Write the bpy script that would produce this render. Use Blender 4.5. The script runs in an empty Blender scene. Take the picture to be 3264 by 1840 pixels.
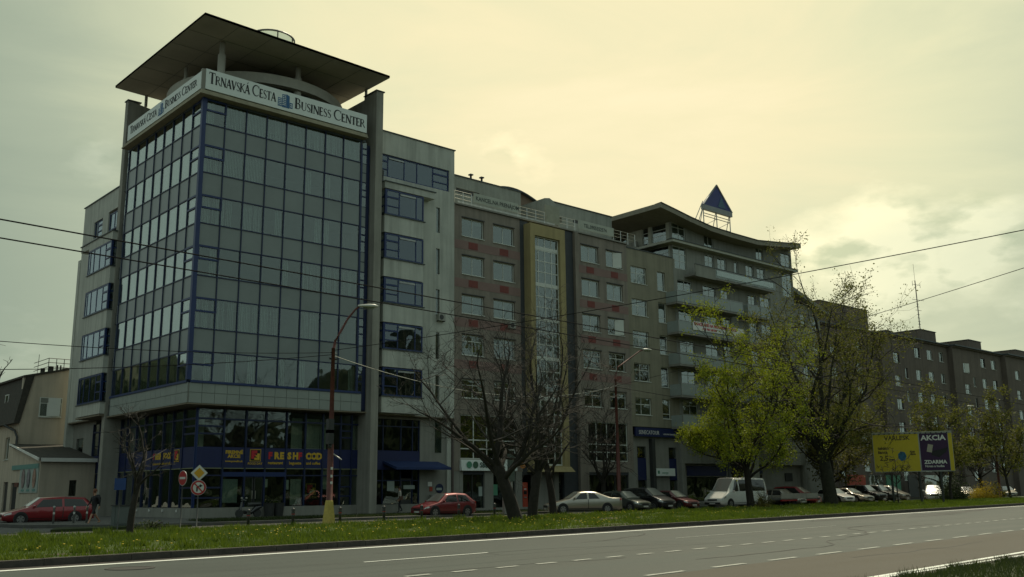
import bpy, math, random
import numpy as np
from math import sin, cos, pi, radians
from mathutils import Matrix, Vector
random.seed(7); np.random.seed(7)
S = bpy.context.scene
COL = S.collection

# ------------------------------------------------------------------ camera
PITCH, ROLL, YAW = 0.20675, -0.01122, 0.8398
fw = Vector((cos(YAW)*cos(PITCH), sin(YAW)*cos(PITCH), sin(PITCH)))
rt = Vector((sin(YAW), -cos(YAW), 0)); up = rt.cross(fw)
rt2 = rt*cos(ROLL) + up*sin(ROLL); up2 = up*cos(ROLL) - rt*sin(ROLL)
cam = bpy.data.cameras.new('camera'); camo = bpy.data.objects.new('camera', cam); COL.objects.link(camo)
m = Matrix.Identity(4)
for i, v in enumerate((rt2, up2, -fw)):
    for j in range(3): m[j][i] = v[j]
m[0][3], m[1][3], m[2][3] = 0, 0, 1.5
camo.matrix_world = m
cam.sensor_width = 36; cam.lens = 36*3078/3264; cam.clip_start = .1; cam.clip_end = 3000
S.camera = camo
# ------------------------------------------------------------------ world, sun
SUN_AZ = radians(27.0); SUN_EL = radians(56.0)      # azimuth from +X towards +Y
sund = Vector((cos(SUN_EL)*cos(SUN_AZ), cos(SUN_EL)*sin(SUN_AZ), sin(SUN_EL)))
W = bpy.data.worlds.new('World'); S.world = W; W.use_nodes = True
nt = W.node_tree; N = nt.nodes; L = nt.links
for n in list(N): N.remove(n)
def wn(t, **k):
    n = N.new(t)
    for a, b in k.items(): setattr(n, a, b)
    return n
out = wn('ShaderNodeOutputWorld'); bg = wn('ShaderNodeBackground'); bg.inputs[1].default_value = 0.1
L.new(bg.outputs[0], out.inputs[0])
tc = wn('ShaderNodeTexCoord')
def vdot(v):
    n = wn('ShaderNodeVectorMath', operation='DOT_PRODUCT'); L.new(tc.outputs['Generated'], n.inputs[0]); n.inputs[1].default_value = v
    return n.outputs['Value']
def mth(op, a, b=None, c=None, clamp=False):
    n = wn('ShaderNodeMath', operation=op, use_clamp=clamp)
    for i, x in enumerate((a, b, c)):
        if x is None: continue
        if isinstance(x, (int, float)): n.inputs[i].default_value = x
        else: L.new(x, n.inputs[i])
    return n.outputs[0]
GA, GE = radians(42.0), radians(42.0)   # brightest part of the thin cloud sheet
d1 = vdot((cos(GE)*cos(GA), cos(GE)*sin(GA), sin(GE))); d2 = vdot((cos(GA), sin(GA), 0)); dz = vdot((0, 0, 1))
g = mth('ADD', mth('MULTIPLY', d1, .6), mth('MULTIPLY', d2, .4))
hz = mth('POWER', mth('SUBTRACT', 1.0, mth('ABSOLUTE', dz), clamp=True), 8.0)
g = mth('ADD', g, mth('MULTIPLY', hz, .05))
# high thin cloud streaks
mp = wn('ShaderNodeMapping'); L.new(tc.outputs['Generated'], mp.inputs[0]); mp.inputs['Scale'].default_value = (1.6, 1.6, 5.5); mp.inputs['Rotation'].default_value = (.3, .1, .4)
nz = wn('ShaderNodeTexNoise'); L.new(mp.outputs[0], nz.inputs[0]); nz.inputs['Scale'].default_value = 1.7; nz.inputs['Detail'].default_value = 8; nz.inputs['Roughness'].default_value = .58; nz.inputs['Distortion'].default_value = .6
g = mth('ADD', g, mth('MULTIPLY', mth('SUBTRACT', nz.outputs['Fac'], .5), .10))
cr = wn('ShaderNodeValToRGB'); e = cr.color_ramp
pts = [(0.0, (.29, .38, .365)), (.60, (.32, .405, .375)), (.84, (.32, .395, .335)), (.885, (.345, .41, .305)), (.908, (.44, .50, .36)), (.932, (.66, .69, .46)),
       (.947, (.82, .81, .51)), (.964, (.98, .88, .54)), (1.0, (1.25, 1.05, .70))]
while len(e.elements) < len(pts): e.elements.new(.5)
for i, (p, c) in enumerate(pts): e.elements[i].position = p; e.elements[i].color = (*c, 1)
L.new(mth('MULTIPLY_ADD', g, .5, .5, clamp=True), cr.inputs[0])
base = cr.outputs[0]
# cumulus puffs low on the right and small ones on the left
bump = None
for v, w, a in (((.872, .44, .218), 260, 1.0), ((.845, .482, .226), 500, .8), ((.905, .365, .215), 420, .85), ((.925, .33, .163), 600, .6), ((.29, .905, .31), 900, .55), ((.655, .72, .36), 500, .45), ((.245, .965, .135), 900, .5), ((-.5, -.8, .3), 20, .8), ((-.75, .6, .25), 20, .7)):
    vv = Vector(v).normalized(); dd = vdot(vv)
    b = mth('MULTIPLY', mth('EXPONENT', mth('MULTIPLY', mth('SUBTRACT', dd, 1.0), float(w))), a)
    bump = b if bump is None else mth('MAXIMUM', bump, b)
mp2 = wn('ShaderNodeMapping'); L.new(tc.outputs['Generated'], mp2.inputs[0]); mp2.inputs['Scale'].default_value = (1, 1, 2.2)
nc = wn('ShaderNodeTexNoise'); L.new(mp2.outputs[0], nc.inputs[0]); nc.inputs['Scale'].default_value = 10; nc.inputs['Detail'].default_value = 9; nc.inputs['Roughness'].default_value = .58
cm = mth('SUBTRACT', mth('ADD', mth('MULTIPLY', bump, .75), mth('MULTIPLY', nc.outputs['Fac'], .9)), .74)
cm = mth('MULTIPLY', cm, 3.2, clamp=True)
cm = mth('MULTIPLY', cm, mth('MULTIPLY', bump, 2.2, clamp=True), clamp=True)
nd = wn('ShaderNodeTexNoise'); L.new(mp2.outputs[0], nd.inputs[0]); nd.inputs['Scale'].default_value = 15; nd.inputs['Detail'].default_value = 6
cc = wn('ShaderNodeValToRGB'); cc.color_ramp.elements[0].position = .38; cc.color_ramp.elements[0].color = (.88, .92, .90, 1); cc.color_ramp.elements[1].position = .52; cc.color_ramp.elements[1].color = (1.38, 1.32, 1.34, 1)
L.new(nd.outputs['Fac'], cc.inputs[0])
mc = wn('ShaderNodeMix', data_type='RGBA', blend_type='MULTIPLY'); mc.inputs[0].default_value = 1
L.new(base, mc.inputs[6]); L.new(cc.outputs[0], mc.inputs[7])
mx = wn('ShaderNodeMix', data_type='RGBA'); L.new(cm, mx.inputs[0]); L.new(base, mx.inputs[6]); L.new(mc.outputs[2], mx.inputs[7])
sc = wn('ShaderNodeVectorMath', operation='SCALE'); L.new(mx.outputs[2], sc.inputs[0]); sc.inputs['Scale'].default_value = 9.6
sky = wn('ShaderNodeTexSky', sky_type='NISHITA', sun_disc=False); sky.sun_elevation = SUN_EL; sky.sun_rotation = pi/2-SUN_AZ
ss = wn('ShaderNodeVectorMath', operation='SCALE'); L.new(sky.outputs[0], ss.inputs[0]); ss.inputs['Scale'].default_value = .03
ad = wn('ShaderNodeVectorMath', operation='ADD'); L.new(sc.outputs[0], ad.inputs[0]); L.new(ss.outputs[0], ad.inputs[1])
L.new(ad.outputs[0], bg.inputs[0])
sl = bpy.data.lights.new('sun', 'SUN'); sl.energy = 3.2; sl.angle = radians(.6); sl.color = (1, .90, .68)
so = bpy.data.objects.new('sun', sl); COL.objects.link(so); so.rotation_euler = sund.to_track_quat('Z', 'Y').to_euler()
S.view_settings.view_transform = 'Standard'; S.view_settings.look = 'None'; S.view_settings.exposure = 0.0; S.view_settings.gamma = 1; S.view_settings.use_curve_mapping = False
S.render.engine = 'CYCLES'; S.cycles.max_bounces = 6; S.cycles.transparent_max_bounces = 16; S.cycles.caustics_reflective = False; S.cycles.caustics_refractive = False

# ------------------------------------------------------------------ materials
MATS = {}
def mat(name, col, rough=.8, metal=0, spec=.5, var=.12, vs=1.5, bump=0, bs=30, coat=0, stain=0, stretch=(1, 1, 1), emit=0):
    if name in MATS: return MATS[name]
    M = bpy.data.materials.new(name); M.use_nodes = True; t = M.node_tree; n = t.nodes; l = t.links
    b = n['Principled BSDF']; b.inputs['Roughness'].default_value = rough; b.inputs['Metallic'].default_value = metal
    b.inputs['Specular IOR Level'].default_value = spec; b.inputs['Coat Weight'].default_value = coat; b.inputs['Coat Roughness'].default_value = .05
    b.inputs['Base Color'].default_value = (*col, 1)
    if emit: b.inputs['Emission Color'].default_value = (*col, 1); b.inputs['Emission Strength'].default_value = emit
    if var or bump or stain:
        gm = n.new('ShaderNodeNewGeometry'); mp = n.new('ShaderNodeMapping'); l.new(gm.outputs['Position'], mp.inputs[0]); mp.inputs['Scale'].default_value = stretch
        z = n.new('ShaderNodeTexNoise'); l.new(mp.outputs[0], z.inputs[0]); z.inputs['Scale'].default_value = vs; z.inputs['Detail'].default_value = 6; z.inputs['Roughness'].default_value = .6
        r = n.new('ShaderNodeMapRange'); l.new(z.outputs['Fac'], r.inputs[0]); r.inputs[1].default_value = .3; r.inputs[2].default_value = .7; r.inputs[3].default_value = 1-var; r.inputs[4].default_value = 1+var
        last = r.outputs[0]
        if stain:   # rain streaks running down the wall
            mp2 = n.new('ShaderNodeMapping'); l.new(gm.outputs['Position'], mp2.inputs[0]); mp2.inputs['Scale'].default_value = (2.2, 2.2, .16)
            z2 = n.new('ShaderNodeTexNoise'); l.new(mp2.outputs[0], z2.inputs[0]); z2.inputs['Scale'].default_value = 1.3; z2.inputs['Detail'].default_value = 5
            r2 = n.new('ShaderNodeMapRange'); l.new(z2.outputs['Fac'], r2.inputs[0]); r2.inputs[1].default_value = .42; r2.inputs[2].default_value = .72; r2.inputs[3].default_value = 1; r2.inputs[4].default_value = 1-stain
            mm = n.new('ShaderNodeMath'); mm.operation = 'MULTIPLY'; l.new(last, mm.inputs[0]); l.new(r2.outputs[0], mm.inputs[1]); last = mm.outputs[0]
        v = n.new('ShaderNodeVectorMath'); v.operation = 'SCALE'; v.inputs[0].default_value = col; l.new(last, v.inputs['Scale']); l.new(v.outputs[0], b.inputs['Base Color'])
        if bump:
            z3 = n.new('ShaderNodeTexNoise'); l.new(gm.outputs['Position'], z3.inputs[0]); z3.inputs['Scale'].default_value = bs; z3.inputs['Detail'].default_value = 3
            bb = n.new('ShaderNodeBump'); bb.inputs['Strength'].default_value = bump; bb.inputs['Distance'].default_value = .02; l.new(z3.outputs['Fac'], bb.inputs['Height']); l.new(bb.outputs[0], b.inputs['Normal'])
    MATS[name] = M; return M
def glass(name, tint, f0, refl=(.85, .9, .86), wob=.0015, clear=.8, pw=3):
    M = bpy.data.materials.new(name); M.use_nodes = True; t = M.node_tree; n = t.nodes; l = t.links
    n.remove(n['Principled BSDF']); o = n['Material Output']
    tr = n.new('ShaderNodeBsdfTransparent'); tr.inputs[0].default_value = (*tint, 1)
    df = n.new('ShaderNodeBsdfDiffuse'); df.inputs[0].default_value = (.03, .035, .03, 1)
    m0 = n.new('ShaderNodeMixShader'); m0.inputs[0].default_value = clear; l.new(df.outputs[0], m0.inputs[1]); l.new(tr.outputs[0], m0.inputs[2])
    gl = n.new('ShaderNodeBsdfGlossy'); gl.inputs['Roughness'].default_value = .02; gl.inputs[0].default_value = (*refl, 1)
    lw = n.new('ShaderNodeLayerWeight'); lw.inputs[0].default_value = .5
    p = n.new('ShaderNodeMath'); p.operation = 'POWER'; l.new(lw.outputs['Facing'], p.inputs[0]); p.inputs[1].default_value = pw
    q = n.new('ShaderNodeMath'); q.operation = 'MULTIPLY_ADD'; l.new(p.outputs[0], q.inputs[0]); q.inputs[1].default_value = 1-f0; q.inputs[2].default_value = f0; q.use_clamp = True
    mm = n.new('ShaderNodeMixShader'); l.new(q.outputs[0], mm.inputs[0]); l.new(m0.outputs[0], mm.inputs[1]); l.new(gl.outputs[0], mm.inputs[2]); l.new(mm.outputs[0], o.inputs[0])
    if wob:
        gm = n.new('ShaderNodeNewGeometry'); z = n.new('ShaderNodeTexNoise'); l.new(gm.outputs['Position'], z.inputs[0]); z.inputs['Scale'].default_value = .8; z.inputs['Detail'].default_value = 1
        b = n.new('ShaderNodeBump'); b.inputs['Distance'].default_value = 1; b.inputs['Strength'].default_value = wob*30; l.new(z.outputs['Fac'], b.inputs['Height']); l.new(b.outputs[0], gl.inputs['Normal'])
    MATS[name] = M; return M
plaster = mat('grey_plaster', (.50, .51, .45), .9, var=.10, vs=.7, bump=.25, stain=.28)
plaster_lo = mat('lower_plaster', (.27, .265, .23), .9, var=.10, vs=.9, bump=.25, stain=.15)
fin_m = mat('fin_plaster', (.31, .30, .255), .9, var=.10, vs=.8, bump=.2, stain=.25)
blue = mat('blue_frame', (.009, .027, .11), .4, var=.08)
blue_d = mat('dark_blue_mullion', (.007, .016, .06), .45, var=.08)
blueband = mat('blue_band', (.009, .017, .082), .5, var=.10)
spand = mat('spandrel_glass', (.215, .243, .232), .30, spec=.5, var=.10, vs=.45)
tileg = mat('grey_tile', (.28, .31, .28), .55, var=.08, vs=.8)
soffit = mat('soffit', (.20, .17, .12), .9)
canopy_m = mat('canopy_soffit', (.42, .39, .33), .9, var=.15, vs=.35)
edge_m = mat('dark_metal_edge', (.055, .07, .075), .5)
ringm = mat('ring_concrete', (.42, .41, .35), .85, var=.1)
signw = mat('sign_white', (.74, .79, .74), .5, var=.03)
black = mat('letter_black', (.006, .006, .006), .5, var=0)
logo_b = mat('logo_blue', (.02, .11, .26), .5, var=0)
logo_l = mat('logo_pale', (.74, .79, .74), .5, var=0)
brownw = mat('brown_plaster', (.26, .225, .185), .9, var=.12, vs=.8, bump=.25, stain=.25)
pinkb = mat('pink_band', (.25, .165, .145), .9, var=.1, vs=1)
redt = mat('red_tile', (.20, .055, .045), .8, var=.12, vs=3)
yellow_p = mat('ochre_plaster', (.38, .31, .15), .9, var=.08, vs=.9, stain=.2)
darkst = mat('slate_cladding', (.05, .056, .062), .7, var=.12, vs=2)
olive = mat('olive_plaster', (.27, .25, .18), .9, var=.10, vs=.8, bump=.2, stain=.25)
pent = mat('penthouse_render', (.30, .32, .28), .9, var=.08, stain=.2)
whitef = mat('white_frame', (.62, .64, .58), .5, var=.05)
resid = mat('grey_render', (.28, .28, .24), .9, var=.10, vs=.7, stain=.25)
resid_l = mat('pale_render', (.46, .46, .38), .9, var=.08, stain=.15)
balc = mat('balcony_panel', (.30, .34, .32), .45, var=.08)
panelm = mat('panel_block_render', (.16, .13, .105), .95, var=.13, vs=.5, bump=.2, stain=.25)
concrete = mat('concrete', (.26, .25, .22), .9, var=.15, vs=3, bump=.3)
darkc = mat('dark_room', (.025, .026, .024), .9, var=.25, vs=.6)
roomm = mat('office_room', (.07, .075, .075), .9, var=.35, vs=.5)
curt = mat('curtain', (.40, .41, .35), .9, var=.25, vs=6, stretch=(6, 6, .1))
blind = mat('vertical_blind', (.66, .70, .62), .8, var=.15, vs=3)
housew = mat('house_render', (.52, .45, .35), .9, var=.08, vs=.6, bump=.2, stain=.18)
roofd = mat('dark_roof', (.05, .045, .035), .85, var=.3, vs=4)
metal = mat('galvanised', (.35, .36, .34), .45, metal=.7, var=.15)
steel = mat('bright_rail', (.6, .6, .55), .3, metal=.9)
dmetal = mat('dark_metal', (.04, .042, .04), .5, var=.2)
redp = mat('red_pole_paint', (.11, .03, .022), .6, var=.3, vs=4)
coney = mat('yellow_concrete', (.50, .38, .10), .85, var=.2, vs=5, bump=.3)
lamph = mat('lamp_housing', (.55, .55, .48), .4, var=.1)
asphalt = None
yellow = mat('letter_yellow', (.60, .38, .03), .6, var=.05)
redl = mat('letter_red', (.50, .02, .03), .6, var=.05)
white = mat('white_paint', (.75, .75, .70), .5, var=.05)
poster = mat('pale_poster', (.36, .42, .38), .6, var=.05)
teal = mat('teal_print', (.13, .28, .25), .6, var=.05)
green_p = mat('green_poster', (.09, .28, .17), .6, var=.1)
red_p = mat('red_panel', (.42, .06, .03), .5, var=.1)
g_tower = glass('tower_glass', (.76, .83, .82), .115, wob=.0003, pw=2, clear=.92)
g_wing = glass('wing_glass', (.55, .60, .62), .13, refl=(.72, .80, .86), pw=2.4, clear=.85)
g_clear = glass('shop_glass', (.78, .84, .80), .09, clear=.95)
g_win = glass('window_glass', (.66, .73, .73), .15, pw=2.3, clear=.88)
g_top = glass('balustrade_glass', (.7, .78, .74), .25, clear=.9)
def grass_mat(nm, a, b):
    M = bpy.data.materials.new(nm); M.use_nodes = True; t = M.node_tree; n = t.nodes; l = t.links
    bs = n['Principled BSDF']; bs.inputs['Roughness'].default_value = .7
    gm = n.new('ShaderNodeNewGeometry'); z = n.new('ShaderNodeTexNoise'); l.new(gm.outputs['Position'], z.inputs[0]); z.inputs['Scale'].default_value = .55; z.inputs['Detail'].default_value = 8; z.inputs['Roughness'].default_value = .7
    r = n.new('ShaderNodeValToRGB'); r.color_ramp.elements[0].position = .35; r.color_ramp.elements[0].color = (*a, 1); r.color_ramp.elements[1].position = .65; r.color_ramp.elements[1].color = (*b, 1)
    l.new(z.outputs['Fac'], r.inputs[0]); l.new(r.outputs[0], bs.inputs['Base Color'])
    tl = n.new('ShaderNodeBsdfTranslucent'); l.new(r.outputs[0], tl.inputs[0]); ms = n.new('ShaderNodeMixShader'); ms.inputs[0].default_value = .4
    l.new(bs.outputs[0], ms.inputs[1]); l.new(tl.outputs[0], ms.inputs[2]); l.new(ms.outputs[0], n['Material Output'].inputs[0])
    return M
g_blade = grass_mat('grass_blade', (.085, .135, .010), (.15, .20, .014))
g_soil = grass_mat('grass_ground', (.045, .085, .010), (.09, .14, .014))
g_shade = grass_mat('verge_grass', (.035, .05, .014), (.06, .085, .02))  # darker copy of the grass; shade of the back strip is put into the colour
leaf_y = grass_mat('young_leaf', (.19, .235, .010), (.31, .35, .018))
leaf_o = grass_mat('olive_leaf', (.10, .10, .018), (.16, .15, .028))
leaf_p = grass_mat('poplar_leaf', (.12, .13, .018), (.19, .19, .03))
leaf_b = grass_mat('bud_leaf', (.16, .15, .035), (.23, .20, .06))
leaf_d = grass_mat('dark_leaf', (.018, .032, .010), (.035, .055, .014))
leaf_f = grass_mat('forsythia_bloom', (.36, .26, .02), (.5, .38, .03))
bark = mat('bark', (.030, .025, .019), .95, var=.35, vs=6, bump=.5, bs=25)
bark_l = mat('twig_bark', (.040, .033, .026), .8, var=.25, vs=3)
ivy_bark = mat('ivy_bark', (.03, .03, .018), .95, var=.45, vs=3, bump=.6, bs=9)
def road_mat(nm, c, r0, streak):
    M = bpy.data.materials.new(nm); M.use_nodes = True; t = M.node_tree; n = t.nodes; l = t.links
    b = n['Principled BSDF']; b.inputs['Specular IOR Level'].default_value = .22
    gm = n.new('ShaderNodeNewGeometry'); mp = n.new('ShaderNodeMapping'); l.new(gm.outputs['Position'], mp.inputs[0]); mp.inputs['Rotation'].default_value = (0, 0, -.0997); mp.inputs['Scale'].default_value = (.10, .9, 1)
    z = n.new('ShaderNodeTexNoise'); l.new(mp.outputs[0], z.inputs[0]); z.inputs['Scale'].default_value = 1.0; z.inputs['Detail'].default_value = 7; z.inputs['Roughness'].default_value = .6
    z2 = n.new('ShaderNodeTexNoise'); l.new(gm.outputs['Position'], z2.inputs[0]); z2.inputs['Scale'].default_value = 26; z2.inputs['Detail'].default_value = 3
    a = n.new('ShaderNodeMath'); a.operation = 'MULTIPLY_ADD'; l.new(z2.outputs['Fac'], a.inputs[0]); a.inputs[1].default_value = .45; l.new(z.outputs['Fac'], a.inputs[2])
    r = n.new('ShaderNodeMapRange'); l.new(a.outputs[0], r.inputs[0]); r.inputs[1].default_value = .45; r.inputs[2].default_value = 1.0; r.inputs[3].default_value = 1-streak; r.inputs[4].default_value = 1+streak
    v = n.new('ShaderNodeVectorMath'); v.operation = 'SCALE'; v.inputs[0].default_value = c; l.new(r.outputs[0], v.inputs['Scale']); l.new(v.outputs[0], b.inputs['Base Color'])
    r2 = n.new('ShaderNodeMapRange'); l.new(z.outputs['Fac'], r2.inputs[0]); r2.inputs[1].default_value = .3; r2.inputs[2].default_value = .7; r2.inputs[3].default_value = r0-.06; r2.inputs[4].default_value = r0+.10; l.new(r2.outputs[0], b.inputs['Roughness'])
    bb = n.new('ShaderNodeBump'); bb.inputs['Strength'].default_value = .5; bb.inputs['Distance'].default_value = .01; l.new(z2.outputs['Fac'], bb.inputs['Height']); l.new(bb.outputs[0], b.inputs['Normal'])
    return M
asphalt = road_mat('asphalt', (.066, .077, .069), .64, .24)
asph_b = road_mat('worn_asphalt', (.082, .074, .058), .72, .26)
asph_s = road_mat('service_asphalt', (.075, .072, .062), .7, .2)
pavem = mat('pavement_asphalt', (.10, .098, .088), .9, var=.2, vs=1.2, bump=.3)
gutter_m = mat('gutter_brown', (.040, .033, .027), .95, var=.35, vs=3)  # dark brown strip between the edge line and the kerb
kerb_m = mat('kerb_stone', (.085, .075, .062), .9, var=.25, vs=4, bump=.3)
paintm = mat('road_paint', (.78, .80, .74), .6, var=.12, vs=8)

# ------------------------------------------------------------------ building helpers
WL = {}
def reg(o, parent, loc):
    COL.objects.link(o)
    if parent is not None:
        o.parent = parent; p = WL[parent.name]
        o.location = (loc[0]-p[0], loc[1]-p[1], loc[2]-p[2])
    else: o.location = loc
    WL[o.name] = loc
    return o
def thing(name, label, cat, loc=(0, 0, 0), rz=0, group=None, rot=None):
    o = bpy.data.objects.new(name, None); o.empty_display_size = .3
    reg(o, None, tuple(loc)); o.rotation_euler = rot or (0, 0, rz); tag(o, label, cat, group); return o
def tag(o, label=None, cat=None, group=None, kind=None):
    if label: o['label'] = label
    if cat: o['category'] = cat
    if group: o['group'] = group
    if kind: o['kind'] = kind
    return o
BC = {}
def box(name, x0, x1, y0, y1, z0, z1, mt, parent=None):
    if x1 < x0: x0, x1 = x1, x0
    if y1 < y0: y0, y1 = y1, y0
    if z1 < z0: z0, z1 = z1, z0
    d = (round(x1-x0, 3), round(y1-y0, 3), round(z1-z0, 3)); k = (d, mt.name)
    if k not in BC:
        me = bpy.data.meshes.new(name); a, b, c = d
        me.from_pydata([(0,0,0),(a,0,0),(a,b,0),(0,b,0),(0,0,c),(a,0,c),(a,b,c),(0,b,c)], [], [(0,3,2,1),(4,5,6,7),(0,1,5,4),(1,2,6,5),(2,3,7,6),(3,0,4,7)])
        me.materials.append(mt); BC[k] = me
    return reg(bpy.data.objects.new(name, BC[k]), parent, (x0, y0, z0))
class MB:
    def __init__(s): s.v = []; s.f = []; s.m = []; s.mi = 0
    def add(s, vs, fs):
        n = len(s.v); s.v += [tuple(p) for p in vs]; s.f += [tuple(i+n for i in q) for q in fs]; s.m += [s.mi]*len(fs)
    def box(s, x0, x1, y0, y1, z0, z1):
        s.add([(x0,y0,z0),(x1,y0,z0),(x1,y1,z0),(x0,y1,z0),(x0,y0,z1),(x1,y0,z1),(x1,y1,z1),(x0,y1,z1)], [(0,3,2,1),(4,5,6,7),(0,1,5,4),(1,2,6,5),(2,3,7,6),(3,0,4,7)])
    def prism(s, poly, d):      # polygon (3D points) extruded by vector d
        n = len(poly); a = [Vector(p) for p in poly]; d = Vector(d)
        s.add(a+[p+d for p in a], [tuple(range(n))[::-1], tuple(range(n, 2*n))]+[(i, (i+1) % n, n+(i+1) % n, n+i) for i in range(n)])
    def tube(s, pts, r, k=6, cap=True):
        pts = [Vector(p) for p in pts]; n0 = len(s.v); R = r if hasattr(r, '__len__') else [r]*len(pts)
        for i, p in enumerate(pts):
            t = (pts[min(i+1, len(pts)-1)]-pts[max(i-1, 0)])
            t = t.normalized() if t.length > 1e-9 else Vector((0, 0, 1))
            a = t.cross(Vector((0, 0, 1)) if abs(t.z) < .9 else Vector((1, 0, 0))).normalized(); b = t.cross(a)
            for j in range(k):
                q = 2*pi*j/k; s.v.append(tuple(p+(a*cos(q)+b*sin(q))*R[i]))
        for i in range(len(pts)-1):
            for j in range(k):
                s.f.append((n0+i*k+j, n0+i*k+(j+1) % k, n0+(i+1)*k+(j+1) % k, n0+(i+1)*k+j)); s.m.append(s.mi)
        if cap:
            s.f.append(tuple(n0+j for j in range(k))); s.f.append(tuple(n0+(len(pts)-1)*k+j for j in range(k))[::-1]); s.m += [s.mi]*2
    def lathe(s, c, prof, k=16):  # prof: (r,z)
        n0 = len(s.v)
        for r, z in prof:
            for j in range(k): s.v.append((c[0]+r*cos(2*pi*j/k), c[1]+r*sin(2*pi*j/k), c[2]+z))
        for i in range(len(prof)-1):
            for j in range(k): s.f.append((n0+i*k+j, n0+i*k+(j+1) % k, n0+(i+1)*k+(j+1) % k, n0+(i+1)*k+j)); s.m.append(s.mi)
        s.f.append(tuple(n0+j for j in range(k))[::-1]); s.f.append(tuple(n0+(len(prof)-1)*k+j for j in range(k))); s.m += [s.mi]*2
    def ob(s, name, mt, parent=None, org=None, smooth=False):
        org = org or (WL[parent.name] if parent is not None else (0, 0, 0))
        me = bpy.data.meshes.new(name)
        me.from_pydata([(x-org[0], y-org[1], z-org[2]) for x, y, z in s.v], [], s.f)
        for q in (mt if isinstance(mt, (list, tuple)) else [mt]): me.materials.append(q)
        if isinstance(mt, (list, tuple)): me.polygons.foreach_set('material_index', s.m)
        if smooth: me.shade_smooth()
        me.update()
        return reg(bpy.data.objects.new(name, me), parent, org)
def tube(name, pts, r, mt, parent=None, k=6, smooth=True):
    b = MB(); b.tube(pts, r, k); return b.ob(name, mt, parent, smooth=smooth, org=None if parent is not None else tuple(pts[0]))
def wall(name, ax, c, t, u0, u1, z0, z1, holes, mt, parent):
    """wall slab with openings. ax 'y': plane y=c seen from -y, u is x; ax 'x': plane x=c seen from -x, u is y. t: thickness away from viewer."""
    us = sorted({u0, u1, *[max(u0, min(u1, h[i])) for h in holes for i in (0, 1)]}); zs = sorted({z0, z1, *[max(z0, min(z1, h[i])) for h in holes for i in (2, 3)]})
    full = {}
    for i in range(len(us)-1):
        for j in range(len(zs)-1):
            uc, zc = (us[i]+us[i+1])/2, (zs[j]+zs[j+1])/2
            full[i, j] = not any(h[0] < uc < h[1] and h[2] < zc < h[3] for h in holes)
    b = MB(); P = (lambda u, w, z: (u, c+w, z)) if ax == 'y' else (lambda u, w, z: (c+w, u, z))
    for (i, j), v in full.items():
        if not v: continue
        a0, a1, b0, b1 = us[i], us[i+1], zs[j], zs[j+1]
        b.add([P(a0,0,b0),P(a1,0,b0),P(a1,0,b1),P(a0,0,b1)], [(0,1,2,3)]); b.add([P(a0,t,b0),P(a1,t,b0),P(a1,t,b1),P(a0,t,b1)], [(3,2,1,0)])
        for di, dj, q in ((-1,0,(a0,b0,a0,b1)),(1,0,(a1,b0,a1,b1)),(0,-1,(a0,b0,a1,b0)),(0,1,(a0,b1,a1,b1))):
            if not full.get((i+di, j+dj), False): b.add([P(q[0],0,q[1]),P(q[2],0,q[3]),P(q[2],t,q[3]),P(q[0],t,q[1])], [(0,1,2,3)])
    return b.ob(name, mt, parent)
def pbox(name, ax, c, w0, w1, u0, u1, z0, z1, mt, parent):
    """box on a facade: w measured from plane c away from the viewer"""
    if ax == 'y': return box(name, u0, u1, c+w0, c+w1, z0, z1, mt, parent)
    return box(name, c+w0, c+w1, u0, u1, z0, z1, mt, parent)
def frame_mb(b, ax, c, w0, w1, u0, u1, z0, z1, f, cols=(), rows=(), fr=None):
    def bx(a0, a1, b0, b1, e=0):
        if ax == 'y': b.box(a0, a1, c+w0+e, c+w1-e, b0, b1)
        else: b.box(c+w0+e, c+w1-e, a0, a1, b0, b1)
    bx(u0, u0+f, z0, z1); bx(u1-f, u1, z0, z1); bx(u0+f, u1-f, z0, z0+f); bx(u0+f, u1-f, z1-f, z1)
    fr = fr or f*.8
    for q in cols: bx(q-fr/2, q+fr/2, z0+f, z1-f, .003)
    for q in rows: bx(u0+f, u1-f, q-fr/2, q+fr/2, .006)
def window(parent, ax, c, u0, u1, z0, z1, cols=(), rows=(), fmat=None, f=.07, rec=.14, glassm=None, sill=True, curtain=0, name='window', sillm=None):
    """window set back in an opening: frame part with pane, sill and curtain sub-parts"""
    b = MB(); frame_mb(b, ax, c, rec, rec+.06, u0, u1, z0, z1, f, cols, rows); fmat = fmat or whitef
    w = b.ob(name, fmat, parent, org=(u0, c, z0) if ax == 'y' else (c, u0, z0))
    cs = [u0]+list(cols)+[u1]
    for i in range(len(cs)-1): pbox('pane', ax, c, rec+.025, rec+.035, cs[i]+.03, cs[i+1]-.03, z0+.03, z1-.03, glassm or g_win, w)
    if sill: pbox('sill', ax, c, -.07, rec-.002, u0-.04, u1+.04, z0-.05, z0-.002, sillm or whitef, w)
    if curtain == 1:
        pbox('curtain', ax, c, rec+.16, rec+.18, u0, u1, z0, z1, curt, w)
    elif curtain == 2:
        k = u0+(u1-u0)*random.choice((.3, .45, .6)); pbox('curtain', ax, c, rec+.16, rec+.18, u0, k, z0, z1, curt, w)
    if curtain == 0 and ax == 'y' and cols and random.random() < .25:
        q = MB(); q.prism([(cols[0], c+rec-.01, z0+.05), (cols[0]+(u1-cols[0])*.8, c+rec-.30, z0+.05), (cols[0]+(u1-cols[0])*.8, c+rec-.30, z1-.05), (cols[0], c+rec-.01, z1-.05)], (.0, .03, 0)); q.ob('open_casement', fmat, w)
    if curtain == 3:
        k = z1-(z1-z0)*random.choice((.25, .4, .55)); pbox('roller_blind', ax, c, rec+.12, rec+.13, u0+.05, u1-.05, k, z1, curt, w)
    return w
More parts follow.
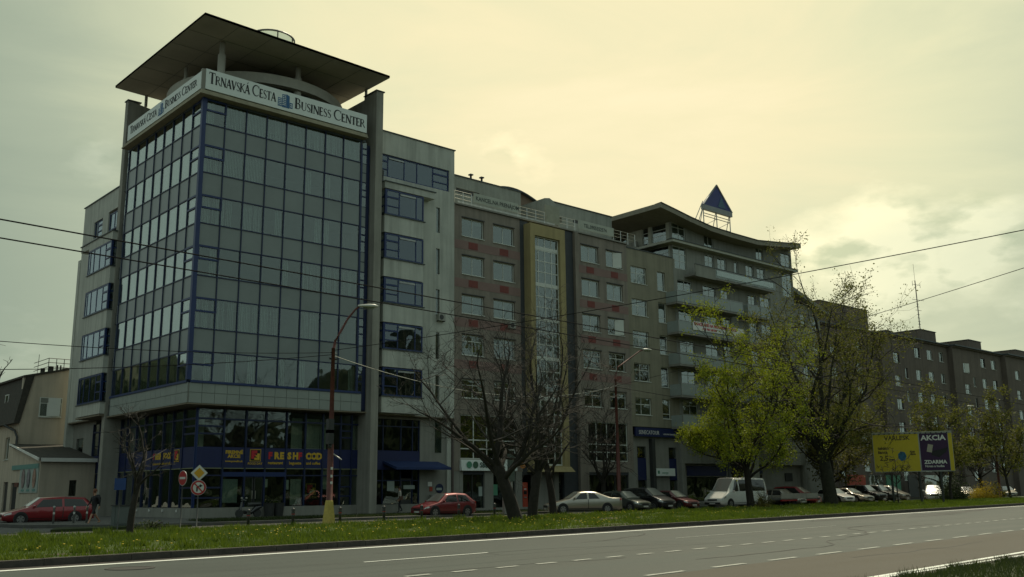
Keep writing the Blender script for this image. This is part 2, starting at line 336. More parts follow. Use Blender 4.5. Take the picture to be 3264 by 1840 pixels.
def text(name, s, size, mt, parent, loc, rot, ext=.004, align='LEFT', sx=1, bold=0):
    cu = bpy.data.curves.new(name, 'FONT'); cu.body = s; cu.size = size; cu.extrude = ext; cu.align_x = align; cu.materials.append(mt); cu.resolution_u = 2; cu.offset = bold
    tmp = bpy.data.objects.new('tmp', cu); me = bpy.data.meshes.new_from_object(tmp); bpy.data.objects.remove(tmp); bpy.data.curves.remove(cu)
    if not me.materials: me.materials.append(mt)
    o = bpy.data.objects.new(name, me); reg(o, parent, tuple(loc)); o.rotation_euler = rot; o.scale = (sx, 1, 1); return o
FRONT = (pi/2, 0, 0); LEFT = (pi/2, 0, -pi/2)   # text facing -y ; facing -x

# ------------------------------------------------------------------ ground
K = lambda x: 22.6+.1*x          # kerb line of the carriageway
Mf = lambda x: 37.4+.1*x         # far edge of the grass median
def strip(name, fa, fb, x0, x1, z, mt, label=None, parent=None, kind='structure', seg=1):
    xs = [x0+(x1-x0)*i/seg for i in range(seg+1)]; b = MB()
    for i in range(seg): b.add([(xs[i], fa(xs[i]), z), (xs[i+1], fa(xs[i+1]), z), (xs[i+1], fb(xs[i+1]), z), (xs[i], fb(xs[i]), z)], [(0,1,2,3)])
    o = b.ob(name, mt, parent)
    if kind: o['kind'] = kind
    if label: o['label'] = label
    return o
b = MB(); b.add([(-1500,-1500,-.02),(1500,-1500,-.02),(1500,1500,-.02),(-1500,1500,-.02)], [(0,1,2,3)]); tag(b.ob('ground', pavem), kind='structure')
strip('road', lambda x: 5.0+.08*x, lambda x: K(x)-.02, -80, 500, .0, asphalt)
strip('road_near_lane', lambda x: 6.8+.08*x, lambda x: 10.2+.1*x, 8, 400, .004, asph_b)
strip('gutter', lambda x: K(x)-.62, lambda x: K(x)-.02, -60, 400, .004, gutter_m)
# paint
def dash(x0, x1, c, w=.13, s=.1, z=.010):
    b = MB(); b.add([(x0, c+s*x0-w/2, z), (x1, c+s*x1-w/2, z), (x1, c+s*x1+w/2, z), (x0, c+s*x0+w/2, z)], [(0,1,2,3)]); return b
paint_w = mat('worn_road_paint', (.36, .37, .33), .7, var=.45, vs=7)
rm = thing('road_markings', 'white painted lines and dashes on the grey carriageway', 'road markings', (0, 0, 0)); rm['kind'] = 'structure'
dash(-60, 400, 22.6-.80, .30).ob('edge_line', paintm, rm)
dash(12.2, 16.1, 17.36, .10).ob('lane_line', paintm, rm); dash(24.5, 36, 17.36, .07).ob('lane_line', paint_w, rm)
x = 10.65
while x < 75: dash(x, x+.62, 13.8, .15).ob('lane_dash', paint_w, rm); x += 1.2
x = 13.6
while x < 90: dash(x, x+1.25, 10.35, .13).ob('lane_dash', paint_w, rm); x += 2.25
dash(12, 300, 7.35, .14, .08).ob('edge_line', paintm, rm)
soil_m = mat('bare_soil', (.075, .058, .036), .95, var=.3, vs=6, bump=.5)
patch_m = mat('tar_patch', (.030, .031, .028), .75, var=.3, vs=4); rp = random.Random(5)
def blotch(name, cx, cy, lx, ly, n_=18, z=.0065, mt_=None):
    b = MB(); b.add([(cx+cos(2*pi*i/n_)*lx*rp.uniform(.7, 1.1)+.0*cy, cy+.1*cos(2*pi*i/n_)*lx+sin(2*pi*i/n_)*ly*rp.uniform(.6, 1.1), z) for i in range(n_)], [tuple(range(n_))]); tag(b.ob(name, mt_ or patch_m), kind='structure')
for cx, off, lx, ly in ((44, 1.9, 5, .35), (58, 2.4, 7, .5), (66, 1.7, 5, .4), (52, 3.6, 4, .25), (75, 2.6, 6, .35)): blotch('asphalt_patch', cx, K(cx)-off, lx, ly)
def crack(x, y, ang_, L_, w):
    b = MB(); a = []; c = []
    n_ = int(L_/.25)
    for i in range(n_+1): a.append((x-sin(ang_)*w, y+cos(ang_)*w, .0075)); c.append((x+sin(ang_)*w, y-cos(ang_)*w, .0075)); ang_ += rp.gauss(0, .12); x += cos(ang_)*.25; y += sin(ang_)*.25
    k = len(a); b.add(a+c, [(i, i+1, k+i+1, k+i) for i in range(k-1)]); tag(b.ob('asphalt_crack', patch_m), kind='structure')
for x_, y_, a_, l_, w_ in ((14.2, 21.2, -1.1, 3.5, .02), (17.5, 13.6, .1, 10, .025), (11, 15.3, .1, 6, .02), (28, 16.0, .12, 14, .03), (21, 20.5, .05, 12, .02), (20, 11.3, .15, 8, .02), (35, 20, -.6, 5, .03), (16, 18.9, .1, 7, .02)): crack(x_, y_, a_, l_, w_)
# manhole cover in the carriageway
b = MB(); b.lathe((8.0, 21.0, 0), [(.5, 0), (.5, .012), (.42, .014), (.42, .010)], 24); tag(b.ob('manhole_cover', mat('cast_iron', (.035, .032, .028), .6, var=.3, vs=12), org=(8.0, 21.0, 0)), 'dark round manhole cover in the carriageway near the left kerb', 'manhole cover')
# kerb stones along the median
kb = thing('kerb', 'grey kerb stones along the road edge of the grass median', 'kerb', (0, 0, 0)); kb['kind'] = 'structure'
ang = math.atan(.1); L0 = 1.0; kme = []
for k in range(6):
    q = MB(); d = .006*random.random(); q.box(.006, L0-.008, 0, .22, 0, .155-d); q.box(.02, L0-.02, .015, .2, .155-d, .162-d)
    me = bpy.data.meshes.new('kerb_stone'); me.from_pydata(q.v, [], q.f); me.materials.append(kerb_m); kme.append(me)
x = 2.0; i = 0
while x < 130:
    o = reg(bpy.data.objects.new('kerb_stone', kme[i % 6]), kb, (x, K(x), random.uniform(-.006, .004))); o.rotation_euler = (0, 0, ang+random.uniform(-.004, .004)); x += L0*cos(ang); i += 1
q = MB(); q.prism([(130, K(130), 0), (400, K(400), 0), (400, K(400)+.22, 0), (130, K(130)+.22, 0)], (0, 0, .155)); q.prism([(-60, K(-60), 0), (2, K(2), 0), (2, K(2)+.22, 0), (-60, K(-60)+.22, 0)], (0, 0, .155))
tag(q.ob('far_kerb', kerb_m, kb), kind='stuff')
# median
b = MB(); b.prism([(-60, K(-60)+.21, -.01), (400, K(400)+.21, -.01), (400, Mf(400), -.01), (-60, Mf(-60), -.01)], (0, 0, .145)); tag(b.ob('grass_median', g_soil), kind='structure')
b = MB(); b.prism([(-60, Mf(-60), 0), (400, Mf(400), 0), (400, Mf(400)+.12, 0), (-60, Mf(-60)+.12, 0)], (0, 0, .12)); tag(b.ob('median_back_kerb', kerb_m), kind='structure')
strip('service_road', lambda x: Mf(x)+.12, lambda x: Mf(x)+6.6, -60, 400, .0, asph_s)
b = MB(); b.prism([(18.5, 46.9, -.01), (36, 47.0, -.01), (92, 52.4, -.01), (92, 75, -.01), (13, 75, -.01), (14.5, 52, -.01)], (0, 0, .15)); tag(b.ob('footpath', pavem), kind='structure')
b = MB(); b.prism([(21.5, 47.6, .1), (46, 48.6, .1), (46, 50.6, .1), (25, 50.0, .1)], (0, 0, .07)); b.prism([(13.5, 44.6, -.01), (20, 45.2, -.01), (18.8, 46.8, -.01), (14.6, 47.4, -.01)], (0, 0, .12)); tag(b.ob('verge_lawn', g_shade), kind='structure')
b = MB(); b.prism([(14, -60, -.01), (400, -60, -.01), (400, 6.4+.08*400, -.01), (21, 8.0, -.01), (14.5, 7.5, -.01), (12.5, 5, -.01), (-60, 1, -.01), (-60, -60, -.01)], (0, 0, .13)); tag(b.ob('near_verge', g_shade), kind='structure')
strip('verge_edge_line', lambda x: 7.6+.055*x-.06, lambda x: 7.6+.055*x+.06, 14, 40, .012, paintm)
def blades(name, n, fx, h0, h1, mt, w=.012):
    X, Y, Z = fx(n); n = len(X); h = np.random.uniform(h0, h1, n)*np.random.uniform(.5, 1, n); a = np.random.uniform(0, 2*pi, n); lx = np.random.normal(0, .35, n)*h; ly = np.random.normal(0, .35, n)*h
    ww = w*np.random.uniform(.7, 1.8, n)
    v = np.zeros((n, 3, 3)); v[:, 0] = np.stack([X-np.cos(a)*ww, Y-np.sin(a)*ww, Z], 1); v[:, 1] = np.stack([X+np.cos(a)*ww, Y+np.sin(a)*ww, Z], 1); v[:, 2] = np.stack([X+lx, Y+ly, Z+h], 1)
    me = bpy.data.meshes.new(name); me.vertices.add(3*n); me.vertices.foreach_set('co', v.reshape(-1)); me.loops.add(3*n); me.loops.foreach_set('vertex_index', np.arange(3*n)); me.polygons.add(n)
    me.polygons.foreach_set('loop_start', np.arange(0, 3*n, 3)); me.polygons.foreach_set('loop_total', np.full(n, 3)); me.update(); me.materials.append(mt)
    o = bpy.data.objects.new(name, me); COL.objects.link(o); WL[o.name] = (0, 0, 0); return o
for cx_, cy_, lx_, ly_ in ((9, 25.2, 2.2, .5), (21, 29, 1.6, .6), (29, 27, 2.5, .5), (36, 33, 2, .8), (31.6, 34.7, 1.0, .6), (14, 36.2, .7, .5), (48, 30, 3, .5), (60.5, 41.8, 1.6, 1.0), (74.5, 43.3, 2.2, 1.2)): blotch('bare_soil', cx_, cy_, lx_, ly_, 14, .1425, soil_m)
def med(n):
    u = np.random.rand(n); X = 2+np.power(u, 1.7)*115; Y = K(X)+.2+np.power(np.random.rand(n), 1.2)*14.4
    c = np.sin(X*1.3+np.sin(Y*.9)*2)*np.sin(Y*1.7+np.sin(X*.7)*2)+np.sin(X*.37+1)*np.sin(Y*.53); k = np.random.rand(n) < .55+.4*np.clip(c, -1, 1)
    for cx_, cy_, lx_, ly_ in ((9, 25.2, 2.0, .45), (21, 29, 1.4, .5), (29, 27, 2.3, .45), (36, 33, 1.8, .7), (48, 30, 2.8, .45)): k &= ~((((X-cx_)/lx_)**2+((Y-cy_-.1*(X-cx_))/ly_)**2 < 1) & (np.random.rand(n) < .8))
    return X[k], Y[k], np.full(k.sum(), .13)
tag(blades('grass', 260000, med, .08, .20, g_blade, .014), 'bright sunlit grass growing on the median between the roads', 'grass', kind='stuff')
def med2(n):
    X = 5+np.power(np.random.rand(n), 1.5)*80; Y = K(X)+.5+np.random.rand(n)*14
    cx = np.round(X/2.6)*2.6+np.sin(np.round(Y/2.1)*7)*.9; cy = np.round(Y/2.1)*2.1; k = ((X-cx)**2+(Y-cy)**2) < .13
    return X[k], Y[k], np.full(k.sum(), .13)
tag(blades('grass_tufts', 260000, med2, .16, .34, g_blade, .016), 'taller darker tufts in the grass of the median', 'grass', kind='stuff')
def nearv(n):
    X = 13+np.random.rand(n)*22; Y = 7.7+.055*(X-13)-.25-np.power(np.random.rand(n), 1.5)*2.4+.15*np.sin(X*3)+.1*np.sin(X*7.1); return X, Y, np.full(n, .08)
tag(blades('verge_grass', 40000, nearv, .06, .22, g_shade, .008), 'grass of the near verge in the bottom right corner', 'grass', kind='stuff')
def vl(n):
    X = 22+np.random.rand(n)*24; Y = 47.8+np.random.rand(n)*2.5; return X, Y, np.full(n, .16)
tag(blades('shaded_grass', 22000, vl, .06, .2, g_shade, .016), 'grass strip beside the footpath, its shade put into the darker green', 'grass', kind='stuff')
b = MB()
for i in range(330):
    cx, cy = random.choice(((9, 26), (16, 29), (22, 29), (27, 31), (33, 31), (24, 34), (45, 33), (40, 36), (20, 25), (18.5, 31), (31, 35), (56, 40), (28, 28)))
    X = cx+random.gauss(0, 2.0); Y = cy+random.gauss(0, 1.5)
    if not K(X)+.4 < Y < Mf(X)-.3: continue
    z = .22+random.random()*.1; r = .022+.014*random.random()
    b.lathe((X, Y, z), [(r*.5, 0), (r, .012), (r*.6, .024)], 6)
tag(b.ob('dandelions', mat('dandelion', (.62, .45, .02), .7, var=.1)), 'yellow dandelion heads scattered over the grass median', 'dandelions', kind='stuff')

# ------------------------------------------------------------------ corner office building
T = thing('office_building', 'seven storey corner office block with blue gridded glass, floating flat roof and blue bay windows', 'building', (23.6, 55, .14))
FX = [23.75, 25.08, 26.52, 27.97, 29.40, 30.85, 32.35, 33.79, 35.22]; LYs = [55.13, 56.6, 58.1, 59.65, 61.15, 62.65, 64.2, 65.75, 67.35]
WZ = [(24.17, 25.80), (21.02, 22.80), (17.77, 19.57), (14.50, 16.36), (11.27, 13.13), (8.07, 9.88)]
SZ = [(22.80, 24.17), (19.57, 21.02), (16.36, 17.77), (13.13, 14.50), (9.88, 11.27)]
yF, xL = 55.0, 23.62
# what hangs behind each front pane: 0 dark, 1 full blind, 2 left strip, 3 right strip, 4 wide slats
BF = ["44141441", "41100222", "44430320", "30002444", "44440400", "33302203"]
def blindset(ax, c, u0, u1, z0, z1, k):
    if k == '0': return
    b = MB()
    if k == '1': rng = [(u0, u1)]
    elif k == '2': rng = [(u0+.1, u0+.1+(u1-u0)*.34)]
    elif k == '3': rng = [(u1-(u1-u0)*.34, u1)]
    else: rng = [(u0, u1)] if random.random() < .7 else [(u0, u0+(u1-u0)*.6)]
    for a, e in rng:
        n = max(2, int((e-a)/.1)); d = (e-a)/n
        for i in range(n):
            if k == '4' and random.random() < .1: continue
            t = .075 if k != '4' else random.uniform(.03, .07)
            p0 = a+i*d; p1 = p0+d*(1.0 if k != '4' else random.uniform(.5, .92))
            if ax == 'y': b.add([(p0, c+.2, z0), (p1, c+.2+t, z0), (p1, c+.2+t, z1), (p0, c+.2, z1)], [(0,1,2,3)])
            else: b.add([(c+.2, p0, z0), (c+.2+t, p1, z0), (c+.2+t, p1, z1), (c+.2, p0, z1)], [(3,2,1,0)])
    b.ob('window_blind', blind, T)
for ax, c, us in (('y', yF, FX), ('x', xL, LYs)):
    for r, (a, z) in enumerate(WZ):
        for i in range(8):
            u0, u1 = us[i]+.035, us[i+1]-.035
            pbox('window_pane', ax, c, .035, .055, u0, u1, a+.035, z-.035, g_tower, T)
            blindset(ax, c, u0, u1, a+.05, z-.05, BF[r][i] if ax == 'y' else random.choice('1112130114'))
            if i == 0:   # opening light with heavy frame next to the corner
                mz = a+(z-a)*.53; q = MB(); frame_mb(q, ax, c, -.03, .03, us[0]-.02, us[1]+.06, mz, z+.02, .11)
                q.ob('opening_light', blue, T)
    for a, z in SZ:
        for i in range(8): pbox('spandrel_panel', ax, c, .03, .06, us[i]+.03, us[i+1]-.03, a+.03, z-.03, spand, T)
    for i in range(1, 9): pbox('mullion', ax, c, -.035, .07, us[i]-.032, us[i]+.032, 8.09, 25.8, blue_d, T)
    for z in [q for p in WZ for q in p if q < 25 and q > 8.1]: pbox('transom', ax, c, -.02, .065, us[0], us[8], z-.032, z+.032, blue_d, T)
    pbox('bottom_rail', ax, c, -.06, .09, us[0], us[8]+.35, 7.99, 8.13, blue, T)
    pbox('top_rail', ax, c, -.02, .08, us[0], us[8]+.35, 25.72, 25.86, edge_m, T)
box('corner_post', 23.50, 23.77, 54.90, 55.15, 8.14, 25.84, blue, T)
box('room_back', 26.4, 38, 58.2, 58.4, 7.2, 25.9, roomm, T); box('room_back', 26.4, 26.6, 58.4, 69, 7.2, 25.9, roomm, T)
for z in (24.17, 21.02, 17.77, 14.5, 11.27, 8.07):
    q = MB(); q.box(23.8, 37.3, 55.2, 58.2, z-.45, z-.05); q.box(23.8, 26.4, 58.2, 68.5, z-.45, z-.05); q.box(23.8, 37.3, 55.25, 58.2, z-1.3, z-.46); q.box(23.75, 24.2, 58.2, 68.5, z-1.3, z-.46); q.ob('floor_slab', roomm, T)
# narrow window strip between the curtain wall and the fins
for ax, c, u0, u1, dpt in (('y', 55.06, 35.26, 36.02, 1), ('x', 23.68, 67.4, 67.9, 1)):
    pbox('blue_panel', ax, c, .05, .08, u0, u1, 6.9, 25.6, blue_d, T)
    for a, z in WZ:
        for j, (p, q_) in enumerate(((0, .28), (.32, .55), (.59, .98))):
            pbox('side_pane', ax, c, .02, .04, u0+.15, u1-.30 if ax == 'y' else u1-.1, a+(z-a)*(1-q_)-.02, a+(z-a)*(1-p)-.06, g_win, T)
    for a, z in SZ:
        for j in range(2): pbox('side_pane', ax, c, .02, .04, u0+.15, u1-.30 if ax == 'y' else u1-.1, a+(z-a)*j/2+.03, a+(z-a)*(j+1)/2-.03, spand, T)
    pbox('strip_mullion', ax, c, -.03, .045, u0, u0+.12, 7, 25.5, blue, T)
# tile band
nF = 15
for j, (a, z) in enumerate(((7.42, 7.98), (6.80, 7.405))):
    for i in range(nF): w = (35.66-23.72)/nF; box('facade_tile', 23.72+i*w+.012, 23.72+(i+1)*w-.012, 55.0+random.uniform(0, .004), 55.05, a+.01, z, tileg, T)
    for i in range(16): w = (67.6-55.06)/16; box('facade_tile', 23.62+random.uniform(0, .004), 23.67, 55.06+i*w+.012, 55.06+(i+1)*w-.012, a+.01, z, tileg, T)
box('tile_backing', 23.68, 35.64, 55.06, 55.3, 6.82, 7.98, concrete, T); box('tile_backing', 23.68, 23.9, 55.3, 67.5, 6.82, 7.98, concrete, T)
b = MB(); b.prism([(23.64, 55.02, 6.72), (36.1, 55.02, 6.72), (36.1, 59, 6.72), (26, 59, 6.72), (26, 69, 6.72), (23.64, 69, 6.72)], (0, 0, .08)); b.ob('soffit', soffit, T)
for nm_, lb_, x_, z_, y_ in (('air_conditioner', 'small outdoor cooling unit fixed beside the slot windows of the pale wing', 42.6, 13.75, 55.5), ('air_conditioner', 'small outdoor cooling unit fixed under a window of the brown building', 50.0, 14.0, 56.0)):
    a_ = thing(nm_, lb_, 'air conditioner', (x_, y_, z_)); box('casing', x_-.3, x_+.3, y_-.32, y_-.03, z_, z_+.5, mat('unit_casing', (.30, .30, .26), .5), a_)
    b = MB(); b.tube([(x_-.05, y_-.335, z_+.25), (x_-.05, y_-.322, z_+.25)], .19, 16); b.ob('fan_grille', dmetal, a_); box('bracket', x_-.28, x_-.24, y_-.32, y_-.002, z_-.06, z_-.002, dmetal, a_); box('bracket', x_+.24, x_+.28, y_-.32, y_-.002, z_-.06, z_-.002, dmetal, a_)
# lower two storeys of glass set back
bands = [(.72, 3.03), (4.31, 6.62)]
yG, xG = 56.0, 24.75
FG = [24.78, 26.5, 27.95, 29.3, 30.75, 32.1, 33.4, 34.75, 35.6, 36.5]; LG = [56.03, 57.84, 59.4, 60.9, 62.5, 63.9, 65.4, 67.0, 68.2, 69.7, 71.0, 72.4, 73.7]
for ax, c, us in (('y', yG, FG), ('x', xG, LG)):
    for bi, (a, z) in enumerate(bands):
        for i in range(len(us)-1):
            if ax == 'y' and bi == 0 and i == 2: continue
            pbox('shop_pane', ax, c, .04, .06, us[i]+.04, us[i+1]-.04, a+.04, z-.04, g_clear if ax == 'y' else g_win, T)
            k = random.random()
            if bi == 1 and k < .42: w0 = random.uniform(0, .5)*(us[i+1]-us[i]); pbox('curtain', ax, c, .35, .37, us[i]+w0, us[i+1]-.04 if k < .3 else us[i]+w0+.45, a, z-.35, curt, T)
    for i, u in enumerate(us): pbox('mullion', ax, c, -.06, .08, u-.05, u+.05, .72, 6.62, blue_d if i else blue, T)
    pbox('name_band', ax, c, -.01, .035, us[0]+.05, us[-1], 3.03, 4.31, blueband, T)
    pbox('band_edge', ax, c, -.03, -.012, us[0]+.05, us[-1], 3.02, 3.07, mat('pale_trim', (.22, .23, .12), .6), T)
    for z in (6.0,): pbox('transom', ax, c, -.035, .055, us[0], us[-1], z-.05, z+.05, blue_d, T)
    if ax == 'y':
        for z in (2.62,): pbox('transom', ax, c, -.035, .055, us[0], us[-1], z-.04, z+.04, blue_d, T)
    for i0, i1 in (((0, 1), (7, 8)) if ax == 'y' else ((0, 1),)):
        for z in (5.1, 5.55, 1.3, 1.9): pbox('transom', ax, c, -.03, .05, us[i0], us[i1], z-.05, z+.05, blue_d, T)
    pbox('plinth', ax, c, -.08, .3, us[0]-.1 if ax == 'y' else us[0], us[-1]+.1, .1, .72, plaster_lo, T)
for i in range(5): box('wall_light', 24.60, 24.66, 57.9+i*2.1, 58.02+i*2.1, .48, .62, white, T)
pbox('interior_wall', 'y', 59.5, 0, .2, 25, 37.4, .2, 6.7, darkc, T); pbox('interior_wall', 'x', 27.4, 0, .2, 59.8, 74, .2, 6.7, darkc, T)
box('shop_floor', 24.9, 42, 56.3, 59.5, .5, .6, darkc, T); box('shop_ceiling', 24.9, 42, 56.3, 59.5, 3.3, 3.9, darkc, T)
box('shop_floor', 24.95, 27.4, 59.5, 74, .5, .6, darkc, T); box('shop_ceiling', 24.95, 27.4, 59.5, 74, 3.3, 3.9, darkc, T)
# entrance: door leaf with handle, blue lintel, window posters
d = box('entrance_door', 27.99, 28.6, 56.05, 56.10, .32, 2.55, dmetal, T); box('door_pane', 28.07, 28.52, 56.03, 56.045, .5, 2.45, g_clear, d); box('handle', 28.50, 28.53, 55.95, 56.03, 1.2, 1.7, steel, d)
d = box('entrance_door', 28.66, 29.25, 56.05, 56.10, .32, 2.55, dmetal, T); box('door_pane', 28.73, 29.17, 56.03, 56.045, .5, 2.45, g_clear, d); box('handle', 28.72, 28.75, 55.95, 56.03, 1.2, 1.7, steel, d)
box('entrance_lintel', 26.5, 30.75, 55.93, 56.0, 2.55, 2.82, blue, T)
for x0, x1, z0, z1, mt_ in ((26.62, 27.6, 1.0, 2.4, poster), (29.4, 29.6, 1.9, 2.4, white), (30.82, 31.08, 1.75, 2.35, white), (31.2, 31.95, .8, 2.4, curt), (33.5, 33.9, 1.75, 2.95, curt), (28.75, 28.85, 1.55, 1.75, white)):
    box('window_poster', x0, x1, 56.11, 56.12, z0, z1, mt_, T)
# band lettering
bn = MB()
def logo(cx, zc, s, y, ax='y', parent=None):
    R = FRONT if ax == 'y' else LEFT
    if ax == 'y': bb = lambda nme, a0, a1, b0, b1, e, mt_: box(nme, cx+a0*s, cx+a1*s, y-e, y-e+.008, zc+b0*s, zc+b1*s, mt_, parent)
    else: bb = lambda nme, a0, a1, b0, b1, e, mt_: box(nme, y-e, y-e+.008, cx-a1*s, cx-a0*s, zc+b0*s, zc+b1*s, mt_, parent)
    bb('logo_border', -.5, .5, -.5, .5, .012, yellow); bb('logo_field', -.45, .45, -.45, .45, .018, black)
    for a0, a1, b0, b1 in ((-.38, -.12, -.3, .4), (-.12, .15, .15, .4), (-.12, .05, -.08, .08)): bb('logo_letter', a0, a1, b0, b1, .024, redl)
    for a0, a1, b0, b1 in ((.15, .38, -.38, .15), (-.10, .15, -.38, -.2), (.02, .15, -.12, .0)): bb('logo_letter', a0, a1, b0, b1, .028, yellow)
yb = 55.975
text('band_text', 'FIREMNÉ', .28, yellow, T, (27.22, yb, 3.92), FRONT, align='CENTER', bold=.012, sx=1.05)
text('band_text', 'AKCIE', .28, yellow, T, (27.22, yb, 3.68), FRONT, align='CENTER', bold=.012, sx=1.05)
text('band_text', 'www.powello.sk', .17, yellow, T, (27.22, yb, 3.42), FRONT, align='CENTER', bold=.004)
logo(28.63, 3.85, .74, yb, parent=T); text('band_text', 'FOOD DAY', .19, yellow, T, (28.63, yb, 3.28), FRONT, align='CENTER', bold=.004)
def blk(s, x, z, mt_, sx=1.2): return text('band_letter', s, .56, mt_, T, (x, yb, z), FRONT, bold=.035, sx=sx)
for s, x, mt_ in (('F', 29.52, redl), ('R', 29.93, yellow), ('E', 30.32, yellow), ('S', 30.86, yellow), ('H', 31.22, yellow), ('F', 31.62, redl), ('O', 32.17, yellow), ('O', 32.55, yellow), ('D', 32.95, yellow)): blk(s, x, 3.66, mt_, .98)
for s, x in (('restaurant', 29.5), ('baguette', 30.98), ('and coffee', 32.2)): text('band_text', s, .25, yellow, T, (x, yb, 3.32), FRONT, bold=.006)
logo(32.68, 1.75, .72, 56.11, parent=T); text('band_text', 'FOOD DAY', .2, yellow, T, (32.68, 56.1, 1.18), FRONT, align='CENTER')
for s, yy, mt_ in (('F', 62.3, redl), ('RESH', 61.95, yellow), ('FOOD', 60.7, yellow)): text('band_letter', s, .5, mt_, T, (24.73, yy, 3.72), LEFT, bold=.03, sx=.95)
text('band_text', 'restaurant baguette and coffee', .24, yellow, T, (24.73, 62.3, 3.36), LEFT)
logo(58.6, 3.85, .74, 24.73, 'x', T)
# cornice, roof parapet and signboards
b = MB(); b.prism([(23.1, 54.4, 25.86), (35.4, 54.4, 25.86), (35.4, 56, 25.86), (24.7, 56, 25.86), (24.7, 67.6, 25.86), (23.1, 67.6, 25.86)], (0, 0, .09)); b.prism([(23.2, 54.5, 25.95), (35.4, 54.5, 25.95), (35.4, 56, 25.95), (24.7, 56, 25.95), (24.7, 67.5, 25.95), (23.2, 67.5, 25.95)], (0, 0, .2)); b.ob('cornice', mat('cornice_plaster', (.36, .33, .23), .85, var=.08, stain=.2), T)
box('roof_deck', 24.5, 37, 55.8, 68.3, 25.9, 26.2, concrete, T); box('parapet', 23.7, 35.4, 54.9, 55.1, 26.15, 27.3, fin_m, T); box('parapet', 23.5, 23.7, 55.1, 67.4, 26.15, 27.3, fin_m, T)
box('corner_plinth', 23.24, 23.46, 54.62, 54.86, 26.16, 27.58, fin_m, T)
# ring beam on round columns under the floating roof
RC = (30.65, 62.05)
n = 64; b = MB()
for i in range(n):
    a0, a1 = 2*pi*i/n, 2*pi*(i+1)/n
    for (r0, z0, r1, z1) in ((6.25, 28.6, 6.25, 29.3), (6.25, 29.3, 5.75, 29.3), (5.75, 29.3, 5.75, 28.6), (5.75, 28.6, 6.25, 28.6)):
        b.add([(RC[0]+r0*cos(a0), RC[1]+r0*sin(a0), z0), (RC[0]+r0*cos(a1), RC[1]+r0*sin(a1), z0), (RC[0]+r1*cos(a1), RC[1]+r1*sin(a1), z1), (RC[0]+r1*cos(a0), RC[1]+r1*sin(a0), z1)], [(0,1,2,3)])
b.ob('ring_beam', ringm, T)
b = MB(); b.lathe((RC[0], RC[1], 26.2), [(4.9, 0), (4.9, 3.2)], 40); b.ob('rooftop_drum', mat('drum_render', (.10, .105, .10), .7, var=.15), T, smooth=False)
for x, y, r in ((25.15, 56.2, .25), (30.76, 56.25, .25), (24.9, 61.3, .16), (36.9, 62, .22), (30.7, 67.8, .22)):
    b = MB(); b.lathe((x, y, 26.2), [(r, 0), (r, 3.4), (r*.72, 3.45), (r*.72, 4.25)], 16); b.ob('round_column', ringm, T, smooth=True)
tube('roof_post', [(36.3, 56.2, 29.4), (36.3, 56.2, 30.45)], .10, fin_m, T); tube('roof_post', [(24.9, 68.4, 29.8), (24.9, 68.4, 30.7)], .11, fin_m, T)
cz = [[30.50, 30.32], [30.75, 30.52]]; nx = 12; b = MB()
def cpt(u, v, dz): 
    z = (cz[0][0]*(1-u)+cz[0][1]*u)*(1-v)+(cz[1][0]*(1-u)+cz[1][1]*u)*v
    return (22.67+u*13.78, 53.4+v*15.2, z+dz+.10*sin(pi*u)*sin(pi*v))
for lay, dz in ((0, 0), (1, .16)):
    for i in range(nx):
        for j in range(nx):
            q = [cpt(i/nx, j/nx, dz), cpt((i+1)/nx, j/nx, dz), cpt((i+1)/nx, (j+1)/nx, dz), cpt(i/nx, (j+1)/nx, dz)]
            b.add(q, [(3,2,1,0) if lay == 0 else (0,1,2,3)])
b.ob('floating_roof', canopy_m, T)
for k_ in range(1, 6):
    u = k_/6; b = MB(); b.tube([cpt(u, v/8, -.004) for v in range(9)], .012, 4); b.ob('panel_seam', edge_m, T); b = MB(); b.tube([cpt(v/8, u, -.004) for v in range(9)], .012, 4); b.ob('panel_seam', edge_m, T)
b = MB()
for (s0, s1) in (((0,0),(1,0)), ((1,0),(1,1)), ((1,1),(0,1)), ((0,1),(0,0))):
    for i in range(nx):
        t0, t1 = i/nx, (i+1)/nx; f_ = lambda t, dz: cpt(s0[0]+(s1[0]-s0[0])*t, s0[1]+(s1[1]-s0[1])*t, dz)
        b.add([f_(t0,.04), f_(t1,.04), f_(t1,.18), f_(t0,.18)], [(0,1,2,3),(3,2,1,0)])
b.ob('roof_edge_trim', edge_m, T)
b = MB(); k = 28
for i in range(k):
    a0, a1 = 2*pi*i/k, 2*pi*(i+1)/k
    b.add([(31.1+1.6*cos(a0), 61+1.6*sin(a0), 30.7), (31.1+1.6*cos(a1), 61+1.6*sin(a1), 30.7), (31.1+1.6*cos(a1), 61+1.6*sin(a1), 34.35), (31.1+1.6*cos(a0), 61+1.6*sin(a0), 34.35)], [(0,1,2,3)])
gd = b.ob('glass_turret', g_top, T)
for i in range(0, k, 4): a0 = 2*pi*i/k; tube('turret_post', [(31.1+1.6*cos(a0), 61+1.6*sin(a0), 30.7), (31.1+1.6*cos(a0), 61+1.6*sin(a0), 34.4)], .05, edge_m, gd, 4)
b = MB(); b.tube([(31.1+1.62*cos(2*pi*i/k), 61+1.62*sin(2*pi*i/k), 34.4) for i in range(k+1)], .07, 5, False); b.ob('turret_rim', edge_m, gd)
